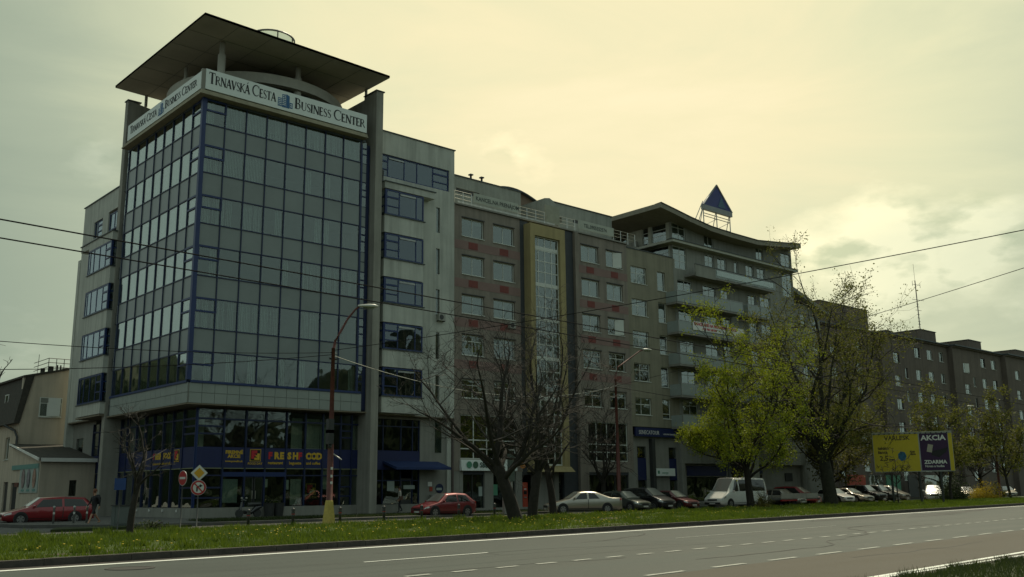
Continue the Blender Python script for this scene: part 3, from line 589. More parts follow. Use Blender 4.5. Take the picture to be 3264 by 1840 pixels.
# fins
b = MB(); b.prism([(36.1, 54.5, .12), (36.1, 54.5, 29.63), (36.1, 56.1, 29.58), (36.1, 56.1, 29.42), (36.1, 58.9, 29.42), (36.1, 62, 28.9), (36.1, 62, .12)], (.58, 0, 0)); b.ob('side_fin', fin_m, T)
box('fin_coping', 36.02, 36.76, 54.42, 56.1, 29.63, 29.70, edge_m, T)
b = MB(); b.prism([(23.55, 68.2, .12), (27, 68.2, .12), (27, 68.2, 28.4), (25.5, 68.2, 29.6), (23.55, 68.2, 29.88)], (0, .55, 0)); b.ob('side_fin', fin_m, T)
box('fin_coping', 23.48, 24.5, 68.12, 68.8, 29.88, 29.95, edge_m, T)
# right wing
yW = 55.5
BZ = [(20.75, 22.60), (17.58, 19.38), (14.42, 16.2), (11.17, 12.98), (7.95, 9.88)]
holes = [(37.3, 43.47, 23.81, 25.5)]+[(37.2, 40.3, a, z) for a, z in BZ]+[(42.25, 42.6, z-1.95, z) for z in (22.37, 19.2, 16.1, 12.9, 9.75)]
wall('wing_wall', 'y', yW, .35, 36.68, 43.97, 6.75, 27.2, holes, plaster, T)
box('wing_coping', 36.68, 44.05, 55.42, 55.92, 27.2, 27.27, edge_m, T); box('wing_return', 43.62, 43.97, 55.85, 66, .1, 27.2, plaster, T)
box('interior_wall', 36.7, 43.6, 57.6, 57.7, 6.8, 27, darkc, T)
def blue_win(ax, c, u0, u1, z0, z1, cols, small, rec, flip=False):
    b = MB(); frame_mb(b, ax, c, rec, rec+.08, u0, u1, z0, z1, .10, cols, (), .08)
    w = b.ob('window', blue, T, org=(u0, c, z0) if ax == 'y' else (c, u0, z0))
    cs = [u0]+list(cols)+[u1]
    for i in range(len(cs)-1): pbox('pane', ax, c, rec+.03, rec+.045, cs[i]+.04, cs[i+1]-.04, z0+.05, z1-.05, g_wing, w)
    h = z1-z0
    for s in small:
        a, e = cs[s], cs[s+1]
        for q, t in ((.34, .07), (.70, .12)): pbox('glazing_bar', ax, c, rec-.02, rec+.07, a+.05, e-.05, z0+h*q-t/2, z0+h*q+t/2, blue, w)
    return w
w = blue_win('y', yW, 37.3, 43.47, 23.81, 25.5, (37.9, 39.35, 40.5, 41.98), (0, 4), .10)
box('room_blind', 40.6, 41.9, 55.85, 55.87, 23.9, 25.4, curt, w)
for a in (37.98,): box('vent_strip', a, 39.3, 55.56, 55.59, 25.22, 25.33, metal, w)
b = MB(); b.box(37.05, 41.6, 54.62, 55.5, 23.14, 23.2); b.ob('ledge_sheet', edge_m, T)
b = MB(); b.box(37.08, 41.5, 54.7, 55.498, 22.66, 23.14); b.ob('ledge', plaster, T)
for i, (a, z) in enumerate(BZ):
    w = blue_win('y', 54.72, 37.2, 40.5, a, z, (38.35, 39.84), (0,), 0)
    box('bay_corner_post', 37.12, 37.24, 54.70, 54.82, a, z-.002, blue, w); box('bay_side', 40.42, 40.5, 54.80, 55.5, a, z, plaster, w)
    box('return_pane', 37.15, 37.18, 54.82, 55.46, a+.04, z-.04, g_win, w)
    for q in (.34, .70): box('return_bar', 37.12, 37.2, 54.82, 55.46, a+(z-a)*q-.05, a+(z-a)*q+.05, blue, w)
    box('vent_strip', 38.42, 39.78, 54.69, 54.718, z-.28, z-.16, metal, w); box('sill_sheet', 37.02, 40.62, 54.62, 55.48, a-.06, a-.002, edge_m, w)
    zb = BZ[i+1][1] if i < 4 else 6.76
    b = MB(); b.box(37.08, 40.5, 54.7, 55.498, zb+.05, a-.062); b.box(36.98, 37.08, 54.62, 55.498, zb+.05, a-.062) if 0 else None; b.ob('bay_apron', plaster, T)
    if i in (2,): box('room_blind', 37.4, 40.3, 55.2, 55.22, a, z, blind, w)
    if i == 4: box('room_blind', 39.9, 40.1, 55.2, 55.22, a, z, blind, w)
for z in (22.37, 19.2, 16.1, 12.9, 9.75): s_ = box('slot_window', 42.27, 42.58, 55.62, 55.66, z-1.93, z-.02, g_win, T)
box('lower_slot_window', 42.61, 43.18, 55.97, 56.0, 4.26, 6.5, g_win, T)
box('wing_soffit', 36.7, 43.97, 55.5, 56.3, 6.68, 6.745, soffit, T)
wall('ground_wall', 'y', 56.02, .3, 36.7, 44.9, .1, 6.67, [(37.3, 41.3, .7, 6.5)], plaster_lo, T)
for i, (a, e) in enumerate(((37.3, 38.2), (38.2, 39.7), (39.7, 40.7), (40.7, 41.3))):
    box('shop_pane', a+.03, e-.03, 56.14, 56.16, 4.38, 6.45, g_clear, T)
    if i != 2: box('shop_pane', a+.03, e-.03, 56.14, 56.16, .75, 3.0, g_clear, T)
for a in (37.33, 38.2, 39.7, 40.7, 41.27): box('mullion', a-.04, a+.04, 56.08, 56.17, .72, 6.5, blue_d, T)
box('name_band', 37.3, 41.3, 56.05, 56.12, 3.03, 4.33, blueband, T)
for z in (2.3, 6.0): box('transom', 37.3, 41.3, 56.09, 56.165, z-.04, z+.04, blue_d, T)
box('interior_wall', 36.7, 43.8, 59.5, 59.7, .2, 6.7, darkc, T)
d = box('entrance_door', 39.76, 40.64, 56.12, 56.17, .3, 2.45, dmetal, T); box('door_pane', 39.86, 40.54, 56.10, 56.115, 1.0, 2.35, g_clear, d); box('handle', 40.48, 40.51, 56.02, 56.10, 1.1, 1.5, steel, d)
box('window_poster', 38.6, 39.2, 56.10, 56.11, 1.6, 2.3, poster, T); box('window_poster', 39.95, 40.9, 56.06, 56.075, 1.72, 1.98, poster, T)
aw = MB(); aw.prism([(38.2, 56.0, 3.42), (38.5, 54.85, 3.02), (38.5, 54.85, 3.18), (38.2, 56.0, 3.62)], (4.7, 0, 0)); aw.ob('awning', mat('awning_blue', (.012, .03, .11), .7), T)
b = MB(); b.lathe((0, 0, 0), [(.33, 0), (.33, .05), (.28, .06)], 28); o = b.ob('round_window', blue_d, T, org=(0, 0, 0)); o.location = (43.02-23.6, 56.0-55, 1.75-.14); o.rotation_euler = (pi/2, 0, 0)
box('door_lettering', 42.72, 43.2, 55.93, 55.94, 1.62, 1.78, poster, T)
box('notice_board', 42.0, 42.35, 55.97, 56.0, 1.9, 2.2, white, T); box('notice_board', 42.15, 42.4, 55.97, 56.0, 1.55, 1.85, red_p, T)
# left wing
xW = 24.4
holes = [(68.7, 73.1, a, z) for a, z in BZ]+[(70.2, 73.05, 21.1, 22.45), (74.3, 76.2, 21.1, 22.45)]
wall('wing_wall', 'x', xW, .35, 68.76, 78.65, 7.0, 24.15, holes, plaster, T)
box('wing_return', 24.4, 27, 68.76, 69.1, 7, 24.1, plaster, T)
box('wing_coping', 24.32, 24.85, 68.76, 78.75, 24.15, 24.22, edge_m, T); box('wing_step', 24.35, 26, 78.65, 79.15, .1, 19.9, plaster, T); box('wing_end', 24.75, 34, 78.35, 78.65, 7, 24.15, plaster, T)
box('interior_wall', 26.2, 26.3, 69.1, 78.3, 7, 24, darkc, T)
blue_win('x', xW, 70.2, 73.05, 21.1, 22.45, (71.1, 72.0), (), .1); blue_win('x', xW, 74.3, 76.2, 21.1, 22.45, (75.6,), (0,), .1)
b = MB(); b.box(23.2, 24.398, 68.35, 74.9, 19.52, 19.96); b.ob('ledge', plaster, T); box('ledge_sheet', 23.12, 24.398, 68.27, 74.98, 19.96, 20.02, edge_m, T)
LB = [(17.45, 19.3), (14.32, 16.15), (11.1, 12.95), (7.88, 9.8)]
for i, (a, z) in enumerate(LB):
    w = blue_win('x', 23.2, 68.45, 73.15, a, z, (69.55, 70.75, 71.95, 72.7), (0,), 0)
    box('bay_corner_post', 23.16, 23.30, 68.32, 68.46, a, z-.002, blue, w); box('return_pane', 23.3, 24.38, 68.36, 68.39, a+.04, z-.04, g_win, w)
    for q in (.34, .70): box('return_bar', 23.3, 24.38, 68.33, 68.42, a+(z-a)*q-.04, a+(z-a)*q+.04, blue, w)
    box('bay_side', 23.28, 24.398, 73.07, 73.15, a, z, plaster, w); box('sill_sheet', 23.12, 24.38, 68.26, 73.24, a-.06, a-.002, edge_m, w)
    zb = LB[i+1][1] if i < 3 else 6.98
    b = MB(); b.box(23.2, 24.398, 68.35, 73.15, zb+.03, a-.062); b.ob('bay_apron', plaster, T)
box('bay_apron', 23.2, 24.398, 68.35, 73.15, 19.32, 19.515, plaster, T)
b = MB(); b.prism([(24.4, 68.8, 6.9), (24.4, 78.6, 6.9), (27, 78.6, 6.9), (27, 68.8, 6.9)], (0, 0, .09)); b.ob('soffit', soffit, T)
b = MB(); b.prism([(23.2, 68.35, 6.86), (24.4, 68.35, 6.86), (24.4, 73.15, 6.86), (23.2, 73.15, 6.86)], (0, 0, .1)); b.ob('soffit', soffit, T)
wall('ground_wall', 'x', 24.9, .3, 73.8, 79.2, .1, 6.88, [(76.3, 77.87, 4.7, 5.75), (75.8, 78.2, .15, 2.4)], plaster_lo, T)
box('stair_window', 25.0, 25.03, 76.3, 77.87, 4.7, 5.75, g_win, T); d = box('service_door', 25.05, 25.10, 75.85, 78.15, .15, 2.38, poster, T); box('handle', 25.0, 25.05, 76.9, 76.95, 1.1, 1.3, steel, d)
box('interior_wall', 25.9, 26, 74, 79, .2, 6.8, darkc, T)
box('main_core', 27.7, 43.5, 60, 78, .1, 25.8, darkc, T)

# ---- serif lettering for the rooftop signboards
def stroke(pts, w0, w1=None):
    w1 = w0 if w1 is None else w1; n = len(pts); q = []
    P = [Vector((a, b)) for a, b in pts]; Lf, Rt = [], []
    for i, p in enumerate(P):
        t = P[min(i+1, n-1)]-P[max(i-1, 0)]; t.normalize(); nn = Vector((-t.y, t.x)); w = w0[i]/2 if hasattr(w0, '__len__') else (w0+(w1-w0)*i/(n-1))/2
        Lf.append(p+nn*w); Rt.append(p-nn*w)
    return [(Lf[i], Lf[i+1], Rt[i+1], Rt[i]) for i in range(n-1)]
def arc(cx, cy, rx, ry, a0, a1, n=12): return [(cx+rx*cos(radians(a0+(a1-a0)*i/n)), cy+ry*sin(radians(a0+(a1-a0)*i/n))) for i in range(n+1)]
TK, TN = .205, .09
def ser(x, y, w=.27): return stroke([(x-w/2, y), (x+w/2, y)], .045)
def glyph(c):
    s = []; q = s.extend
    if c == 'T': q(stroke([(.36, 0), (.36, 1)], TK)); q(stroke([(.02, .97), (.70, .97)], .06)); q(stroke([(.04, 1), (.02, .80)], .045)); q(stroke([(.68, 1), (.70, .80)], .045)); q(ser(.36, .02)); w = .72
    elif c == 'R': q(stroke([(.14, 0), (.14, 1)], TK)); q(stroke([(.14, .97)]+arc(.36, .745, .19, .225, 90, -90)+[(.14, .52)], [.05, .05]+[.05+.08*sin(pi*i/12) for i in range(12)]+[.05])); q(stroke([(.34, .52), (.74, .01)], .07, .13)); q(ser(.14, .02)); q(ser(.14, .98, .2)); w = .76
    elif c == 'N': q(stroke([(.15, 0), (.15, 1)], TN)); q(stroke([(.15, .98), (.76, .02)], TK)); q(stroke([(.76, 0), (.76, 1)], TN)); q(ser(.15, .02, .24)); q(ser(.76, .98, .24)); q(ser(.1, .98, .15)); w = .9
    elif c in 'AÁ': q(stroke([(.08, 0), (.38, 1)], TN)); q(stroke([(.38, 1), (.70, 0)], TK)); q(stroke([(.2, .36), (.56, .36)], TN)); q(ser(.08, .02, .22)); q(ser(.70, .02)); w = .78
    elif c == 'V': q(stroke([(.10, 1), (.40, 0)], TK)); q(stroke([(.40, 0), (.70, 1)], TN)); q(ser(.10, .98)); q(ser(.70, .98, .22)); w = .78
    elif c == 'S': q(stroke(arc(.30, .75, .20, .22, 20, 180, 9)+[(.13, .66), (.30, .52), (.47, .36)]+arc(.29, .25, .20, .22, 0, -160, 9), [.05]*2+[.055]*4+[.09]*4+[.14]*3+[.1]*2+[.07]*3+[.05]*5)); w = .56
    elif c == 'K': q(stroke([(.14, 0), (.14, 1)], TK)); q(stroke([(.2, .48), (.62, .98)], TN)); q(stroke([(.28, .56), (.72, .01)], .08, .14)); q(ser(.14, .02)); q(ser(.14, .98)); q(ser(.62, .98, .2)); w = .76
    elif c == 'C': q(stroke(arc(.50, .5, .42, .47, 42, 318, 22), [.05+.10*max(0, sin(pi*i/22))**2 for i in range(23)])); q(stroke([(.82, .95), (.80, .72)], .05)); w = .86
    elif c == 'E': q(stroke([(.14, 0), (.14, 1)], TK)); q(stroke([(.14, .97), (.52, .97)], TN)); q(stroke([(.14, .52), (.46, .52)], TN)); q(stroke([(.14, .03), (.56, .03)], TN)); q(stroke([(.52, 1), (.53, .83)], .04)); q(stroke([(.55, 0), (.58, .18)], .04)); w = .62
    elif c == 'B': q(stroke([(.14, 0), (.14, 1)], TK)); q(stroke([(.14, .97)]+arc(.33, .75, .17, .22, 90, -90, 8)+[(.14, .53)], [.05]*2+[.09, .12, .13, .12, .09]+[.05]*4)); q(stroke([(.3, .52)]+arc(.34, .275, .22, .245, 90, -90, 8)+[(.14, .03)], [.05]*2+[.09, .13, .14, .13, .09]+[.05]*4)); q(ser(.1, .98, .18)); q(ser(.1, .02, .18)); w = .64
    elif c == 'U': q(stroke([(.16, 1), (.16, .36)]+arc(.42, .32, .26, .29, 180, 350, 8)+[(.68, 1)], [TK, TK]+[.13, .11, .09, .07]+[.055]*6)); q(ser(.16, .98)); q(ser(.68, .98, .22)); w = .82
    elif c == 'I': q(stroke([(.16, 0), (.16, 1)], TK)); q(ser(.16, .98)); q(ser(.16, .02)); w = .32
    else: w = .3
    if c == 'Á': q(stroke([(.34, 1.1), (.50, 1.32)], .05, .09))
    return s, w
def serif(sx, x0, z0, height, width, place, parent, n=1):
    """words with larger initials; place(u, z, d) -> world point on the board"""
    lay = []; x = 0
    for wd in sx.split(' '):
        for i, c in enumerate(wd):
            h = 1.0 if i == 0 else .78; s, w = glyph(c); lay.append((s, x, h, c)); x += (w+.05)*h*(.92 if i else .97)
        x += .30
    tot = x-.3; kx = width/tot
    for s, lx, h, c in lay:
        b = MB()
        for q in s:
            pp = [place(x0+(lx+p.x*h)*kx, z0+p.y*h*height, 0) for p in q]; pq = [place(x0+(lx+p.x*h)*kx, z0+p.y*h*height, .012) for p in q]
            b.add(pp+pq, [(0,1,2,3), (4,5,6,7), (0,1,5,4), (2,3,7,6)])
        b.ob('letter', black, parent)
def blogo(x0, z0, w, h, place, parent):
    def q(a, e, c, f_, d, mt_, nme='logo_tower', sk=0):
        b = MB(); P_ = [(a, c), (e, c), (e, f_), (a, f_+sk)]; pp = [place(x0+u*w, z0+v*h, d) for u, v in P_]; pq = [place(x0+u*w, z0+v*h, d-.012) for u, v in P_]
        b.add(pp+pq, [(0,1,2,3), (4,5,6,7), (0,1,5,4), (1,2,6,5), (2,3,7,6), (3,0,4,7)]); b.ob(nme, mt_, parent)
    q(.28, .55, 0, .92, .012, logo_b, sk=-.04); q(.57, .78, 0, .86, .012, logo_b, sk=.1); q(.0, .26, .02, .60, .012, logo_b); q(.80, 1, .04, .42, .012, logo_b)
    for j in range(6):
        for i in range(2): q(.31+i*.12, .39+i*.12, .14+j*.125, .20+j*.125, .02, logo_l, 'logo_window')
    for j in range(4):
        for i in range(2): q(.03+i*.12, .11+i*.12, .1+j*.125, .16+j*.125, .02, logo_l, 'logo_window')
    for j in range(2): q(.84, .96, .12+j*.14, .19+j*.14, .02, logo_l, 'logo_window')
sg = thing('roof_sign', 'long white rooftop signboard facing the road, TRNAVSKÁ CESTA BUSINESS CENTER in black', 'sign', (23.46, 54.6, 26.28))
box('sign_panel', 23.47, 35.38, 54.6, 54.72, 26.28, 27.62, signw, sg)
pl = lambda u, z, d: Vector((23.47+u, 54.596-d, 26.28+z))
serif('TRNAVSKÁ CESTA', .20, .42, .76, 4.62, pl, sg); blogo(4.98, .20, 1.08, 1.0, pl, sg); serif('BUSINESS CENTER', 6.22, .34, .76, 5.52, pl, sg)
sg = thing('roof_sign', 'white rooftop signboard on the left side above the narrow glass face, same black lettering', 'sign', (23.2, 54.7, 26.24))
box('sign_panel', 23.2, 23.32, 54.7, 66.85, 26.24, 27.4, signw, sg)
pl = lambda u, z, d: Vector((23.196-d, 66.85-u, 26.24+z))
serif('TRNAVSKÁ CESTA', .45, .38, .58, 4.75, pl, sg); blogo(5.50, .18, .95, .85, pl, sg); serif('BUSINESS CENTER', 6.62, .38, .58, 4.95, pl, sg)

# ------------------------------------------------------------------ brown terrace-topped building
B2 = thing('residential_building', 'brown plastered building with pinkish bands, red panels, ochre framed tall glazing and a roof terrace', 'building', (44, 56, .14))
rows = [(20.77, 22.22), (17.77, 19.23), (14.72, 16.16), (11.55, 13.1), (8.33, 9.72)]
wc1 = [(45.1, 47.32), (48.27, 50.5)]; wc2 = [(58.2, 60.38), (61.35, 63.43)]
def cross(u0, u1, z0, z1): return dict(cols=((u0+u1)/2,), rows=(z0+(z1-z0)*.70,))
for (x0, x1, wc) in ((44.0, 51.12, wc1), (57.6, 64.1, wc2)):
    hs = [(a, b_, c, d) for a, b_ in wc for c, d in rows]+[(x0+.95, x1-.7, 3.85, 7.1)]
    wall('facade_wall', 'y', 56.0, .3, x0, x1, 2.95, 23.15, hs, brownw, B2)
    for c, d in rows:
        for a, b_ in wc:
            lo = c < 14; kw = cross(a, b_, c, d) if lo else dict(cols=((a+b_)/2,), rows=())
            window(B2, 'y', 56.0, a, b_, c, d, curtain=random.choice((0, 1, 2, 3, 0)), **kw)
            if c > 9:
                zz = c-.62; box('red_tile', (a+b_)/2-.45, (a+b_)/2+.45, 55.965, 55.985, zz-.33, zz+.20, redt, B2)
            box('shutter_box', a-.02, b_+.05, 55.93, 55.999, d+.03, d+.09, dmetal, B2)
        if c > 9: box('pink_band', x0+.3, x1, 55.985, 55.999, c-1.05, c-.38, pinkb, B2)
    b = MB(); us = [x0+.95, (x0+x1)/2-1.3, (x0+x1)/2, (x0+x1)/2+1.15, x1-.7]; frame_mb(b, 'y', 56.0, .08, .16, us[0], us[-1], 3.85, 7.1, .07, us[1:-1], (4.6, 5.25), .08)
    w = b.ob('shop_window', whitef, B2)
    for i in range(4):
        for z0, z1 in ((3.9, 4.55), (4.65, 5.2), (5.3, 7.05)): box('pane', us[i]+.05, us[i+1]-.05, 56.10, 56.115, z0, z1, g_win, w)
    box('interior_wall', x0+.3, x1, 57.2, 57.3, 3, 23, darkc, B2)
    box('parapet_coping', x0, x1, 55.92, 56.35, 23.15, 23.22, edge_m, B2)
box('party_wall', 44.0, 44.3, 56.3, 66, .1, 23.1, brownw, B2)
tube('downpipe', [(44.15, 55.88, 22.9), (44.15, 55.88, .2)], .09, mat('brown_pipe', (.07, .05, .04), .5), B2, 8)
box('slate_strip', 51.12, 52.0, 55.99, 56.4, 2.9, 23.1, darkst, B2); box('slate_strip', 55.6, 57.6, 55.99, 56.4, .2, 23.1, darkst, B2)
box('slate_return', 57.2, 57.6, 55.7, 55.985, .2, 23.1, brownw, B2)
# ochre frame with the tall stair glazing
wall('ochre_frame', 'y', 55.2, .9, 51.55, 55.5, 3.36, 22.8, [(52.05, 54.9, 3.4, 21.85)], yellow_p, B2)
b = MB(); b.prism([(51.6, 55.2, 3.35), (51.6, 54.7, 2.93), (51.6, 56.0, 2.93), (51.6, 56.0, 3.35)], (4.0, 0, 0)); b.ob('ochre_sill', yellow_p, B2)
zt = [21.80, 21.05]; gz = [20.72, 19.82, 18.92, 17.98, 17.72, 16.88, 16.0, 15.1, 14.0, 12.95, 11.85, 10.8, 9.75, 8.8, 8.5, 7.4, 6.3, 5.9, 4.9, 3.5]
b = MB(); cols = (52.62, 53.36, 54.1); frame_mb(b, 'y', 55.2, .25, .33, 52.05, 54.9, 3.4, 21.85, .09, cols, gz, .08)
for z in (20.9, 17.85, 15.0, 11.85, 8.65, 6.1): b.box(52.1, 54.85, 55.44, 55.54, z-.14, z+.14)
w = b.ob('stair_window', whitef, B2); cs = (52.05,)+cols+(54.9,); gz2 = [21.75]+gz
for i in range(4):
    for j in range(len(gz2)-1):
        if gz2[j]-gz2[j+1] > .35: box('pane', cs[i]+.05, cs[i+1]-.05, 55.48, 55.495, gz2[j+1]+.05, gz2[j]-.05, g_win, w)
box('stair_back', 51.6, 57.2, 57.6, 57.7, 3, 22.7, darkc, B2)
# ground floor: fascia, piers and doors
for a, e, mt_ in ((44.9, 45.2, plaster_lo), (47.26, 48.12, plaster_lo), (50.4, 51.05, plaster_lo), (52.4, 54.0, plaster_lo), (54.5, 55.0, plaster_lo), (57.6, 58.5, brownw), (63.4, 64.4, plaster_lo)): box('pier', a, e, 56.0, 56.5, .1, 2.95, mt_, B2)
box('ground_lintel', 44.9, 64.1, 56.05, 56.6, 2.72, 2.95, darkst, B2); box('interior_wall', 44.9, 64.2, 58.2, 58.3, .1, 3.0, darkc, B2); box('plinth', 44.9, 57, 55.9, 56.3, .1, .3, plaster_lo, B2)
for a, e in ((45.2, 46.2), (46.2, 47.26), (48.12, 49.2), (49.2, 50.4), (55.0, 56.6), (58.6, 60.2), (60.2, 61.8), (61.8, 63.4)): box('shop_pane', a+.03, e-.03, 56.2, 56.22, .35, 2.7, g_clear, B2); box('shop_mullion', e-.04, e+.04, 56.15, 56.25, .3, 2.72, dmetal, B2)
box('green_poster', 48.2, 48.65, 56.14, 56.16, 1.2, 2.0, green_p, B2); box('green_poster', 46.8, 47.15, 56.14, 56.16, 1.15, 1.85, poster, B2)
a = thing('cash_machine', 'tall red cash machine panel standing in the bank recess behind the bare trees', 'cash machine', (51.3, 56.0, .2))
box('body', 51.12, 51.62, 56.02, 56.5, .2, 2.15, red_p, a); box('screen', 51.2, 51.5, 55.99, 56.018, 1.25, 1.5, black, a); box('logo_plate', 51.24, 51.46, 55.99, 56.018, 1.6, 1.68, white, a); box('keypad', 51.22, 51.45, 55.95, 56.018, .98, 1.06, metal, a)
sb = thing('bank_sign', 'white bank fascia sign with round green emblem, reading SBERBANK behind the bare trees', 'sign', (44.8, 55.7, 3.0))
b = MB(); b.prism([(44.85, 55.70, 3.0), (44.85, 55.78, 3.80), (44.85, 55.97, 3.80), (44.85, 55.97, 3.0)], (5.45, 0, 0)); b.ob('fascia_box', signw, sb)
for x in (46.15, 45.55):
    b = MB(); b.lathe((0, 0, 0), [(.25, 0), (.25, .02)], 20); o = b.ob('emblem', green_p if x < 46 else mat('emblem_green', (.06, .14, .08), .6), sb, org=(0, 0, 0)); o.location = (x-44.8, -.0, .42); o.rotation_euler = (pi/2, 0, 0)
text('lettering', 'SBERBANK', .52, mat('sign_dark_green', (.012, .05, .04), .5, var=0), sb, (46.55, 55.68, 3.24), FRONT, sx=1.0, bold=.01)
b = MB(); b.lathe((0, 0, 0), [(.24, -.04), (.24, .04)], 20); o = b.ob('round_lightbox', mat('orange_disc', (.45, .17, .03), .5), sb, org=(0, 0, 0)); o.location = (5.75, -.35, .42); o.rotation_euler = (0, pi/2, .5)
# terrace, railing, penthouse
box('terrace_slab', 44.2, 64, 55.85, 59, 23.16, 23.28, concrete, B2)
wall('penthouse_wall', 'y', 59, .3, 44.6, 54.03, 23.2, 26.75, [(46.9, 49.4, 25.35, 25.75), (50.0, 50.01, 24, 24.1), (44.8, 46.2, 23.4, 25.9)], pent, B2); wall('penthouse_wall', 'y', 59, .3, 57.0, 65.6, 23.2, 26.65, [(60.4, 62.8, 25.2, 25.5), (58.6, 59.0, 24.9, 25.4)], pent, B2)
window(B2, 'y', 59, 44.8, 46.2, 23.4, 25.9, cols=(45.5,), rows=(25.3,), sill=False); box('roof_coping', 44.6, 54.1, 58.92, 59.4, 26.75, 26.83, edge_m, B2); box('roof_coping', 57.0, 65.7, 58.92, 59.4, 26.65, 26.73, edge_m, B2)
for a, e, z in ((46.9, 49.4, 25.35), (60.4, 62.8, 25.2)): box('vent_strip', a, e, 59.05, 59.1, z, z+.35, dmetal, B2)
b = MB(); b.prism([(56.4, 58.5, 23.2), (57.6, 58.5, 23.2), (57.6, 58.5, 26.5), (57.0, 58.5, 26.72), (56.4, 58.5, 26.6)], (0, 4, 0)); b.ob('stair_head', pent, B2)
b = MB(); k = 14; P0 = []
for i in range(k+1): u = i/k; P0.append((51.5+u*8.0, 62, 26.9+1.15*sin(pi*u*.95+.1)))
poly = [(51.5, 62, 23.2)]+P0+[(59.5, 62, 23.2)]; b.prism(poly, (0, 3, 0)); b.ob('barrel_gable', mat('gable_brown', (.20, .15, .11), .9, var=.15), B2)
b = MB()
for i in range(k): a_, c_ = P0[i], P0[i+1]; b.prism([(a_[0], 61.6, a_[2]), (c_[0], 61.6, c_[2]), (c_[0], 61.6, c_[2]+.1), (a_[0], 61.6, a_[2]+.1)], (0, 3.6, 0))
b.ob('barrel_roof', edge_m, B2)
for x in (49.7, 50.9): tube('vent_pipe', [(x, 60.5, 26.5), (x, 60.5, 27.75)], .09, dmetal, B2); box('pipe_cap', x-.16, x+.16, 60.34, 60.66, 27.75, 27.85, dmetal, B2)
b = MB()
for (x0, x1) in ((44.5, 46.2), (51.1, 54.1), (55.8, 57.7), (62.6, 65.5)):
    for z in (24.32, 24.02, 23.72): b.tube([(x0, 56.15, z), (x1, 56.15, z)], .017, 5)
    x = x0
    while x <= x1+.01: b.tube([(x, 56.15, 23.2), (x, 56.15, 24.32)], .025, 4); x += (x1-x0)/max(1, round((x1-x0)/1.1))
b.ob('railing_run', steel, B2)['kind'] = 'stuff'
b = MB(); x = 44.6
while x < 55: b.box(x, x+.05, 55.83, 55.86, 23.28, 23.42); x += .13
b.ob('gutter_guard', steel, B2)
bn = thing('rental_banner', 'long pale terrace banner reading KANCEL. NA PRENÁJOM above the brown building', 'banner', (46.35, 56.05, 23.7))
box('panel', 46.35, 51.02, 56.05, 56.1, 23.68, 24.45, mat('old_banner', (.42, .44, .37), .8, var=.12), bn); text('lettering', 'KANCEL.NA PRENÁJOM', .46, mat('faded_print', (.09, .10, .09), .8, var=0), bn, (46.55, 56.04, 23.9), FRONT, sx=.93, bold=.008)
bn = thing('rental_banner', 'shorter pale terrace banner with telephone number TEL.0905552574 on the right', 'banner', (58.05, 56.05, 23.62))
box('panel', 58.05, 62.55, 56.05, 56.1, 23.62, 24.4, MATS['old_banner'], bn); text('lettering', 'TEL.0905552574', .46, MATS['faded_print'], bn, (58.7, 56.04, 23.84), FRONT, sx=.93, bold=.008)
box('blank_panel', 54.08, 55.72, 56.0, 56.12, 23.42, 25.0, mat('bare_board', (.33, .33, .26), .9, var=.15, vs=2), B2)

# ------------------------------------------------------------------ olive building
B3 = thing('residential_building', 'plain olive plastered building with cross-barred white windows between the brown and the balcony building', 'building', (64.1, 56, .14))
rows3 = [(19.77, 21.32), (16.8, 18.32), (13.88, 15.4), (10.9, 12.5), (7.93, 9.43)]; r3b = [(19.5, 21.3), (16.5, 18.37), (13.56, 15.32), (10.55, 12.4), (7.7, 9.47)]
hs = [(64.6, 66.78, a, e) for a, e in rows3]+[(68.28, 69.45, a, e) for a, e in r3b]
wall('facade_wall', 'y', 56.02, .3, 64.1, 70.95, 6.9, 22.9, hs, olive, B3); box('parapet_coping', 64.1, 70.6, 55.95, 56.4, 22.9, 22.97, edge_m, B3)
for a, e in rows3: window(B3, 'y', 56.02, 64.6, 66.78, a, e, cols=(65.5,), rows=(a+(e-a)*.62,), curtain=random.choice((1, 1, 2, 0)))
for a, e in r3b: window(B3, 'y', 56.02, 68.28, 69.45, a, e, cols=(), rows=(a+.45,), curtain=random.choice((1, 2, 3)))
box('interior_wall', 64.2, 70.9, 57.2, 57.3, .2, 22.8, darkc, B3)
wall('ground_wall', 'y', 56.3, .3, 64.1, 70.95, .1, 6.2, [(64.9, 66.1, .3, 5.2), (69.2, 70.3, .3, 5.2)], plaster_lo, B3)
for a, e in ((64.9, 66.1), (69.2, 70.3)):
    for z0, z1 in ((.35, 2.2), (4.3, 5.15)): box('shop_pane', a+.04, e-.04, 56.4, 56.42, z0, z1, g_win, B3)
    box('blue_panel', a, e, 56.36, 56.42, 2.3, 4.2, blueband, B3)
box('pillar', 70.5, 70.95, 55.9, 56.28, .1, 6.1, plaster_lo, B3); box('pillar', 66.5, 66.9, 55.9, 56.28, .1, 5.9, dmetal, B3)
sg = thing('travel_sign', 'dark blue fascia sign with white capitals of a travel agency under the olive building', 'sign', (64.3, 55.9, 6.1))
box('fascia', 64.3, 70.9, 55.85, 56.0, 6.05, 6.82, blueband, sg); text('lettering', 'SENECATOUR', .48, white, sg, (64.7, 55.84, 6.25), FRONT, sx=.9); text('lettering', 'cestovná kancelária', .24, white, sg, (68.0, 55.84, 6.25), FRONT)
sg = thing('cafe_sign', 'white box sign with green logo hanging on the grey shop wall by the parked van', 'sign', (66.9, 55.95, 2.65))
box('sign_box', 66.9, 69.5, 55.9, 56.1, 2.66, 3.32, signw, sg); text('lettering', 'energo', .3, green_p, sg, (67.7, 55.89, 2.85), FRONT); box('green_mark', 67.1, 67.35, 55.885, 55.899, 2.85, 3.12, green_p, sg)

